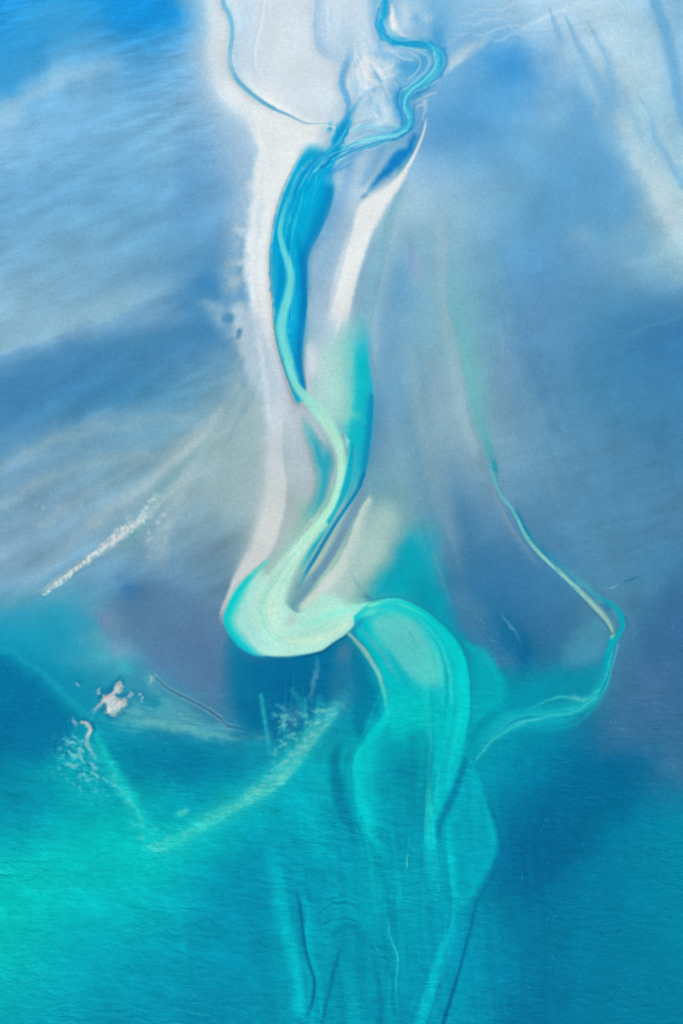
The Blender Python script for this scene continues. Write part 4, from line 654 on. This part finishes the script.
# milky patches along the V-shaped bar
cl = ss(-.1,.35,fbm(PU/9,PV/6,3,331))*(.45+.55*rip)
S.poly([(268,700),(300,706),(340,700),(344,712),(316,742),(298,768),(276,788),(246,803),(236,795),(258,778),(270,752)],(120,204,198),soft=(10,3),a=.75,wa=4,wb=3,mod=cl)
S.poly([(104,750),(116,760),(132,790),(146,822),(172,832),(222,806),(236,812),(190,840),(160,856),(142,850),(126,815),(112,785)],(96,214,204),soft=(8,5),a=.5,wa=4,wb=3,mod=cl)
S.poly([(54,735),(80,732),(100,758),(118,790),(100,800),(70,790),(48,765)],(104,192,202),soft=(10,8),a=.6,wa=4,wb=3,mod=ss(.0,.4,fbm(PU/7,PV/4,3,341)))
S.poly([(150,690),(178,702),(212,720),(250,734),(214,742),(160,732),(120,730),(104,716)],(120,190,196),soft=(10,5),a=.5,wa=4,wb=3,mod=ss(-.05,.4,flow(10,30,5,3,351)))
S.blob(190,765,44,16,8,(0,120,156),.5,wa=8,wb=3)
# duller, greyer silt over the middle flats
mw = (np.exp(-(((PU-185)/110)**2+((PV-480)/95)**2))+.7*np.exp(-(((PU-420)/60)**2+((PV-420)/120)**2)))[..., None]
fm = (ss(170,260,PV)*(1-ss(600,680,PV))*ss(50,75,S.T[...,0])*(1-ss(150,185,S.T[...,0])))[..., None]
S.T += fm*np.array((3,1,-5),np.float32)
S.T += mw*np.array((3,3,2),np.float32)
# ---- small natural variation: silt drift, settled grain, flecks of foam
S.tone(flow(7,13,3.6,2,201,(PU+3*WARP_A[0],PV+3*WARP_A[1])),.06,bay*(1-.4*ss(440,560,PU)))
S.tone(flow(12,60,22,3,207),.07,bay*(1-ss(300,420,PU)))
S.tone(flow(84,70,7,3,231),.06,ss(700,800,PV)*ss(240,300,PU)*(1-ss(520,620,PU)))
S.tone(fbm(PU/40,PV/40,3,211),.05)
S.tone(fbm(PU/4,PV/4,2,241),.03); S.tone(_rs.standard_normal(PU.shape).astype(np.float32), .012)
fl = ss(.42,.62,fbm(PU/2.4,PV/3.6,2,251))*ss(.0,.3,fbm(PU/30,PV/30,2,255))
S.mix((slice(None),slice(None)),(150,196,212),(fl*.3*ss(430,500,PU)*ss(320,420,PV)).astype(np.float32),None)
S.mix((slice(None),slice(None)),(150,215,220),(fl*.4*(1-ss(80,140,PU))*ss(610,650,PV)*(1-ss(720,780,PV))).astype(np.float32),None)
for ax in (0, 1): S.T = .76*S.T+.12*(np.roll(S.T, 1, ax)+np.roll(S.T, -1, ax))
S.T[..., 1] += 5*ss(520,600,PU)*ss(840,900,PV)
TINT = lin(np.clip(S.T,1,252))
# ---------------------------------------------------------------- from survey to a real bed with water over it
import bpy
EXPOSURE = 0.4
GAIN = np.array((.945, .968, 1.065), np.float32)*2**EXPOSURE      # picture value of a white surface facing this sun and sky
CAM_H, TILT, VFOV = 900.0, math.radians(24.0), math.radians(32.0)
F = 512.0/math.tan(VFOV/2)

def ground(u, v):
    """survey plan position -> metres on the mean water level"""
    dx = (u-341.5)/F; dy = (512.0-v)/F
    c, s = math.cos(TILT), math.sin(TILT)
    y = dy*c+s; z = dy*s-c
    t = CAM_H/(-z)
    return dx*t, y*t

def blur(a, n, k=1):
    for _ in range(n):
        for ax in (0, 1):
            p = np.concatenate([np.repeat(np.take(a, [0], ax), k, ax), a, np.repeat(np.take(a, [-1], ax), k, ax)], ax)
            m = a.shape[ax]
            a = sum(np.take(p, np.arange(i, i+m), ax) for i in range(2*k+1))/(2*k+1)
    return a

ALB = TINT/GAIN  # surface colour, with the painted sky sheen still in it
# how much of what is seen counts as water (blue-green, red gone, painted sky sheen too) and how much the bed under it
soft_t = blur(ALB, 2, 1)
mx, mn = soft_t.max(-1), soft_t.min(-1)
sat = (mx-mn)/np.maximum(mx, 1e-3)
A = np.maximum(ss(.12, .95, sat)*.96, np.clip((mx-mn)/.55, 0, .96)*ss(.1, .3, sat))
A = np.clip(blur(A, 2, 1), 0, .97)
SHORE = .07
OPAC = np.clip((A-SHORE)/(1-SHORE), 0, 1)          # silt, depth and painted sky sheen of the water column
hgt = np.where(A < SHORE, .22*(1-A/SHORE), -2.2*np.clip(A-SHORE, 0, 1)**1.3)
hgt = blur(hgt.astype(np.float32), 3, 2)
OPAC = np.where(hgt > 0, 0, OPAC).astype(np.float32)
cream = np.array((1.0, .97, .92), np.float32)
clear = ((1-OPAC)**2)[..., None]
red = np.clip(ALB[..., :1]/np.maximum(clear, .02), .03, .72)
BED = np.clip(np.minimum(red*cream, ALB/np.maximum(clear, .02)), .004, .85)
dry = (OPAC[..., None] < 1e-3)
BED = np.where(dry, ALB, BED)
WAT = np.clip((ALB-BED*clear)/np.maximum(OPAC[..., None], .02), .0, .85)
BED = np.clip((ALB-OPAC[..., None]*WAT)/np.maximum(clear, .02), .004, .85)   # what the water tint cannot give, the wet bed does, painted sky sheen included

X, Y = ground(PU.astype(np.float64), PV.astype(np.float64))

# wind chop: strongest over the open bay, almost nothing over wet sand
CHOP = (.12+.75*ss(620, 800, PV)*(.7+.5*ss(-.2,.4,fbm(PU/120,PV/90,2,311)))).astype(np.float32)
CHOP = np.maximum(CHOP, .2*(1-ss(180, 260, PU))*(1-ss(260, 420, PV)))
CHOP = np.maximum(CHOP, .22*ss(430, 480, PU)*ss(180, 260, PV))
CHOP *= .7+.6*ss(-.3, .4, fbm(PU/70, PV/50, 3, 301))

def inside(pts):
    P = catmull(np.vstack([np.array(pts, float), pts[:1]]), 6)[:-1]
    ins = np.zeros((NV, NU), bool)
    for p, q in zip(P, np.roll(P, -1, 0)):
        if abs(q[1]-p[1]) < 1e-9: continue
        c = (p[1] > PV) != (q[1] > PV)
        ins ^= c & (PU < (q[0]-p[0])*(PV-p[1])/(q[1]-p[1])+p[0])
    return ins[:-1, :-1]

IDX = np.arange(NU*NV).reshape(NV, NU)
QUADS = np.stack([IDX[1:, :-1], IDX[1:, 1:], IDX[:-1, 1:], IDX[:-1, :-1]], -1)
XYZ_BED = np.stack([X, Y, hgt], -1).reshape(-1, 3)
XYZ_WAT = np.stack([X, Y, np.zeros_like(X)], -1).reshape(-1, 3)

def sheet(name, co, quads, mat, **att):
    used, inv = np.unique(quads.ravel(), return_inverse=True)
    me = bpy.data.meshes.new(name)
    n = len(quads)
    me.vertices.add(len(used)); me.loops.add(4*n); me.polygons.add(n)
    me.vertices.foreach_set('co', co[used].astype(np.float32).ravel())
    me.loops.foreach_set('vertex_index', inv.astype(np.int32).ravel())
    me.polygons.foreach_set('loop_start', np.arange(0, 4*n, 4, dtype=np.int32))
    me.polygons.foreach_set('use_smooth', np.ones(n, bool))
    me.update(calc_edges=True)
    for k, a in att.items():
        if a.ndim == 2:
            d = me.attributes.new(k, 'FLOAT_COLOR', 'POINT')
            d.data.foreach_set('color', np.hstack([a[used], np.ones((len(used), 1))]).astype(np.float32).ravel())
        else:
            d = me.attributes.new(k, 'FLOAT', 'POINT'); d.data.foreach_set('value', a[used].astype(np.float32))
    me.materials.append(mat); me.validate()
    o = bpy.data.objects.new(name, me); bpy.context.scene.collection.objects.link(o)
    return o

def tag(o, label=None, cat=None, group=None, kind=None):
    for k, v in (('label', label), ('category', cat), ('group', group), ('kind', kind)):
        if v: o[k] = v
    return o

# ---------------------------------------------------------------- materials
class Nodes:
    def __init__(s, name):
        s.m = bpy.data.materials.new(name); s.m.use_nodes = True; s.t = s.m.node_tree; s.t.nodes.clear()
    def n(s, kind, **kw):
        o = s.t.nodes.new(kind)
        for k, v in kw.items():
            if k in o.inputs: s.put(o.inputs[k], v)
            else: setattr(o, k, v)
        return o
    def put(s, sock, v):
        if isinstance(v, bpy.types.NodeSocket): s.t.links.new(v, sock)
        else: sock.default_value = v
    def math(s, op, a, b=0.0, c=None, clamp=False):
        o = s.t.nodes.new('ShaderNodeMath'); o.operation = op; o.use_clamp = clamp
        s.put(o.inputs[0], a); s.put(o.inputs[1], b)
        if c is not None: s.put(o.inputs[2], c)
        return o.outputs[0]
    def noise(s, scale, detail, stretch=(1, 1, 1), rot=0.0, rough=.5, dist=0.0):
        tc = s.n('ShaderNodeNewGeometry')
        mp = s.n('ShaderNodeMapping'); s.put(mp.inputs['Vector'], tc.outputs['Position'])
        mp.inputs['Rotation'].default_value = (0, 0, rot); mp.inputs['Scale'].default_value = stretch
        t = s.n('ShaderNodeTexNoise'); s.put(t.inputs['Vector'], mp.outputs[0])
        t.inputs['Scale'].default_value = scale; t.inputs['Detail'].default_value = detail
        t.inputs['Roughness'].default_value = rough; t.inputs['Distortion'].default_value = dist
        return t.outputs['Fac']
    def scale(s, col, f):
        o = s.t.nodes.new('ShaderNodeVectorMath'); o.operation = 'SCALE'
        s.put(o.inputs[0], col); s.put(o.inputs['Scale'], f); return o.outputs[0]

def grain(N, amp):
    a = N.noise(.9, 1.0); b = N.noise(.22, 3.0, rough=.6)
    g = N.math('ADD', N.math('MULTIPLY', N.math('SUBTRACT', a, .5), amp), N.math('MULTIPLY', N.math('SUBTRACT', b, .5), amp*.5))
    return N.math('ADD', g, 1.0)

N = Nodes('wet_tidal_sand')
col = N.n('ShaderNodeAttribute', attribute_name='sediment').outputs['Color']
col = N.scale(col, grain(N, .14))
bsdf = N.n('ShaderNodeBsdfPrincipled'); N.put(bsdf.inputs['Base Color'], col)
bsdf.inputs['Roughness'].default_value = .75; bsdf.inputs['Specular IOR Level'].default_value = .12
bump = N.n('ShaderNodeBump'); bump.inputs['Strength'].default_value = .25; bump.inputs['Distance'].default_value = .35
N.put(bump.inputs['Height'], N.math('ADD', N.noise(.35, 3.0), N.math('MULTIPLY', N.noise(.6, 1.0, (.25, 1, 1), .3), .5)))
N.put(bsdf.inputs['Normal'], bump.outputs[0])
out = N.n('ShaderNodeOutputMaterial'); N.put(out.inputs[0], bsdf.outputs[0])
SAND = N.m

N = Nodes('silty_sea_water')
col = N.n('ShaderNodeAttribute', attribute_name='silt_tint').outputs['Color']  # silt and water colour, painted sky sheen included
opac = N.n('ShaderNodeAttribute', attribute_name='silt_load').outputs['Fac']  # silt, depth and painted sky sheen
chop = N.n('ShaderNodeAttribute', attribute_name='chop').outputs['Fac']
col = N.scale(col, grain(N, .16))
w1 = N.noise(.22, 2.0, (.42, 1, 1), math.radians(-10), .5, .5)
w2 = N.noise(.36, 2.0, (.5, 1, 1), math.radians(14), .5, .3)
w3 = N.noise(.8, 1.0, (.5, 1, 1), math.radians(-4))
hh = N.math('ADD', N.math('MULTIPLY', w1, 1.6), N.math('ADD', N.math('MULTIPLY', w2, 1.0), N.math('MULTIPLY', w3, .3)))
bump = N.n('ShaderNodeBump'); bump.inputs['Distance'].default_value = .9
N.put(bump.inputs['Strength'], N.math('MULTIPLY', chop, .42)); N.put(bump.inputs['Height'], hh)
dif = N.n('ShaderNodeBsdfDiffuse'); N.put(dif.inputs['Color'], col); N.put(dif.inputs['Normal'], bump.outputs[0])
tr = N.n('ShaderNodeBsdfTransparent')
m1 = N.n('ShaderNodeMixShader'); N.put(m1.inputs[0], opac); N.put(m1.inputs[1], tr.outputs[0]); N.put(m1.inputs[2], dif.outputs[0])
gl = N.n('ShaderNodeBsdfGlossy'); gl.inputs['Roughness'].default_value = .22; N.put(gl.inputs['Normal'], bump.outputs[0])
fr = N.n('ShaderNodeFresnel'); fr.inputs['IOR'].default_value = 1.33; N.put(fr.inputs['Normal'], bump.outputs[0])
m2 = N.n('ShaderNodeMixShader')
N.put(m2.inputs[0], N.math('MULTIPLY', fr.outputs[0], N.math('MULTIPLY', opac, 2.5, clamp=True)))
N.put(m2.inputs[1], m1.outputs[0]); N.put(m2.inputs[2], gl.outputs[0])
out = N.n('ShaderNodeOutputMaterial'); N.put(out.inputs[0], m2.outputs[0])
WATER = N.m

# ---------------------------------------------------------------- which piece of shore or water each cell belongs to
SANDS = [
 ('sandbank', 'broad cream sandbank with a ragged mottled west edge, beside the wide blue channel reach', 'sandbank', 'pale sandbanks',
  [(196,-120),(226,-120),(226,0),(231,40),(236,80),(262,103),(300,122),(325,126),(306,146),(290,176),(275,216),(270,260),(272,310),(278,350),(292,395),(312,460),(300,500),(270,545),(240,590),(222,625),(216,610),(236,560),(252,500),(258,440),(250,385),(215,330),(205,295),(222,240),(236,180),(232,125),(205,85),(198,20)]),
 ('sandbank', 'smooth white plateau of sand between the thin west creek and the braided channel head', 'sandbank', 'pale sandbanks',
  [(227,-120),(372,-120),(380,30),(372,60),(350,75),(340,120),(325,124),(300,120),(262,101),(238,80),(231,45),(228,5)]),
 ('sandbank', 'narrow white tongue of sand tapering to a thin tail, east of the wide blue reach', 'sandbank', 'pale sandbanks',
  [(424,112),(430,122),(424,142),(412,166),(394,200),(378,235),(364,275),(352,320),(345,345),(325,345),(326,300),(336,255),(350,210),(372,186),(404,166),(420,138)]),
 ('sand_bar', 'thin broken bar of bare white sand lying slantwise on the grey western flats', 'sand bar', 'small bare shoals',
  [(34,600),(60,570),(95,538),(130,512),(162,486),(172,500),(156,520),(140,540),(110,558),(80,580),(46,604)]),
 ('sand_shoal', 'ragged white sand shoal in dark teal water, below the purple mud', 'shoal', 'small bare shoals',
  [(92,690),(112,676),(124,676),(134,690),(148,692),(146,706),(130,712),(114,724),(98,712)]),
 ('sand_shoal', 'small comma-shaped white shoal with scalloped milky ripples below it', 'shoal', 'small bare shoals',
  [(68,718),(84,714),(98,724),(98,742),(102,762),(88,764),(80,744),(70,732)]),
]
WATERS = [
 ('tidal_creek', 'thin blue creek curving round the white plateau into the braided channel head', 'tidal creek', 'tidal creeks',
  [(213,-120),(225,-120),(229,0),(236,24),(236,52),(241,76),(254,91),(276,106),(304,119),(333,120),(333,127),(302,126),(270,110),(246,95),(231,78),(225,58),(227,34),(222,16),(217,0)]),
 ('tidal_creek', 'pale aqua creek line crossing the eastern mud and hooking back at its end', 'tidal creek', 'tidal creeks',
  [(486,455),(500,462),(506,490),(524,515),(546,545),(584,580),(612,594),(628,612),(630,632),(618,660),(608,695),(580,726),(540,732),(500,742),(478,764),(468,752),(495,724),(530,708),(570,690),(598,664),(604,642),(588,614),(552,574),(520,540),(500,505),(488,476)]),
 ('tidal_channel', 'winding main channel with braided blue head and pale mint bend, between the sandbanks', 'tidal channel', None,
  [(374,-120),(398,-120),(396,20),(420,36),(444,44),(447,62),(434,86),(416,100),(416,128),(400,142),(352,158),(338,190),(326,222),(310,250),(309,330),(312,370),(322,395),(344,425),(350,395),(354,335),(366,325),(374,380),(376,430),(368,470),(350,508),(322,556),(304,600),(372,600),(358,626),(336,645),(306,659),(250,659),(226,640),(220,615),(240,580),(272,555),(306,510),(318,470),(308,430),(290,395),(275,345),(267,270),(276,205),(298,155),(330,138),(342,110),(366,118),(400,128),(400,92),(432,70),(430,52),(395,46),(376,28)]),
 ('sediment_plume', 'bright turquoise tongue of outflow turning south below the mint bend', 'sediment plume', None,
  [(352,612),(372,598),(400,595),(426,606),(452,628),(468,654),(474,690),(472,735),(478,764),(492,806),(502,842),(494,874),(474,908),(462,950),(440,1040),(420,1130),(396,1130),(420,1024),(440,950),(444,900),(424,860),(424,800),(430,740),(400,745),(380,728),(382,700),(370,668),(350,640)]),
 ('deep_pool', 'dark blue pool just under the pale mint bend of the main channel', 'tidal pool', None,
  [(218,622),(228,644),(250,660),(306,660),(336,647),(350,642),(354,680),(336,716),(300,745),(262,742),(236,728),(220,690)]),
 ('submerged_sandbar', 'V-shaped rippled bar showing pale turquoise through the bay water', 'sandbar', None,
  [(88,750),(100,748),(122,780),(148,822),(168,834),(220,806),(262,784),(290,758),(318,722),(340,706),(336,728),(310,764),(280,788),(240,808),(190,834),(165,856),(146,856),(128,812),(104,788)]),
]
BAY = [(-140,600),(0,640),(60,690),(90,745),(120,740),(220,735),(262,742),(354,715),(382,735),(474,700),(520,690),(600,700),(660,780),(820,760),(820,1200),(-140,1200)]

zq = np.stack([hgt[1:, :-1], hgt[1:, 1:], hgt[:-1, 1:], hgt[:-1, :-1]], -1)
free = zq.max(-1) > 0.0
sed = BED.reshape(-1, 3)
left = np.ones(free.shape, bool)
for name, lab, cat, grp, poly in SANDS:
    m = inside(poly) & left & free
    left &= ~m
    tag(sheet(name, XYZ_BED, QUADS[m], SAND, sediment=sed), lab, cat, grp)
flat_quads = QUADS[left]

wet = zq.min(-1) < 0.03
wat = dict(silt_tint=WAT.reshape(-1, 3), silt_load=OPAC.ravel(), chop=CHOP.ravel())  # silt_tint and silt_load carry the painted sky sheen too
left = wet.copy()
for name, lab, cat, grp, poly in WATERS:
    m = inside(poly) & left
    left &= ~m
    tag(sheet(name, XYZ_WAT, QUADS[m], WATER, **wat), lab, cat, grp)
mb = inside(BAY) & left
tag(sheet('bay_water', XYZ_WAT, QUADS[mb], WATER, **wat), kind='structure')
tag(sheet('shallow_water', XYZ_WAT, QUADS[left & ~mb], WATER, **wat), kind='structure')

# the bed and the sea go on to the horizon, round the surveyed part
edge = np.concatenate([IDX[0, :-1], IDX[:-1, -1], IDX[-1, :0:-1], IDX[:0:-1, 0]])
ne = len(edge); rings = (1.0, 1.04, 1.12, 1.25, 1.45, 1.8, 2.6, 8.0, 40.0)
cx, cy = float(X.mean()), float(Y.mean())
mean_w = WAT.reshape(-1, 3)[edge]
co_w, co_b, tw, ts, lo, ch = [], [], [], [], [], []
for i, k in enumerate(rings):
    e = XYZ_WAT[edge].copy(); e[:, 0] = cx+(e[:, 0]-cx)*k; e[:, 1] = cy+(e[:, 1]-cy)*k
    g = min(1.0, (k-1)/1.2)
    lw = OPAC.ravel()[edge]*(1-g)+.9*g
    smooth = mean_w.copy()
    for _ in range(i*6):
        smooth = (np.roll(smooth, 12*i, 0)+smooth+np.roll(smooth, -12*i, 0))/3
    co_w.append(e); tw.append(smooth*(1-g)+np.array((.03, .22, .36))*g)
    b = e.copy(); b[:, 2] = XYZ_BED[edge][:, 2]*(1-g)-1.8*g; co_b.append(b)
    ts.append(sed[edge]*(1-g)+np.array((.2, .2, .19))*g); lo.append(lw); ch.append(CHOP.ravel()[edge]*(1-g)+.7*g)
q = []
for i in range(len(rings)-1):
    a = np.arange(ne); b = (a+1) % ne
    q.append(np.stack([i*ne+b, i*ne+a, (i+1)*ne+a, (i+1)*ne+b], -1))
q = np.concatenate(q)
tag(sheet('open_water', np.concatenate(co_w), q, WATER, silt_tint=np.concatenate(tw), silt_load=np.concatenate(lo), chop=np.concatenate(ch)), kind='structure')
nb = len(XYZ_BED)
tag(sheet('tidal_flat', np.concatenate([XYZ_BED]+co_b), np.concatenate([flat_quads, q+nb]), SAND, sediment=np.concatenate([sed]+ts)), kind='structure')

# ---------------------------------------------------------------- camera, sun, sky
sc = bpy.context.scene
cam = bpy.data.cameras.new('aerial_camera'); co = bpy.data.objects.new('aerial_camera', cam); sc.collection.objects.link(co)
co.location = (0, 0, CAM_H); co.rotation_euler = (TILT, 0, 0)
cam.sensor_fit = 'VERTICAL'; cam.angle = VFOV; cam.clip_start = 1.0; cam.clip_end = 200000.0
sc.camera = co
ELEV, AZ = math.radians(46), math.radians(215)     # azimuth clockwise from north (+Y): sun behind and to the west of the aircraft
sd = bpy.data.lights.new('sun', 'SUN'); sd.energy = 3.2; sd.angle = math.radians(.53); sd.color = (1.0, .965, .92)
so = bpy.data.objects.new('sun', sd); sc.collection.objects.link(so)
so.rotation_euler = (math.pi/2-ELEV, 0, math.pi-AZ)
so.location = (-400, -600, 900)
w = bpy.data.worlds.new('World'); sc.world = w; w.use_nodes = True
nt = w.node_tree; bg = nt.nodes['Background']
sky = nt.nodes.new('ShaderNodeTexSky'); sky.sky_type = 'NISHITA'; sky.sun_disc = False
sky.sun_elevation = ELEV; sky.sun_rotation = AZ; sky.altitude = 300
nt.links.new(sky.outputs[0], bg.inputs[0]); bg.inputs[1].default_value = .1
vs = sc.view_settings
vs.view_transform = 'Standard'; vs.look = 'None'; vs.exposure = EXPOSURE; vs.gamma = 1.0; vs.use_curve_mapping = False
sc.cycles.use_denoising = False
sc.cycles.filter_width = 1.1
sc.cycles.max_bounces = 6; sc.cycles.transparent_max_bounces = 8
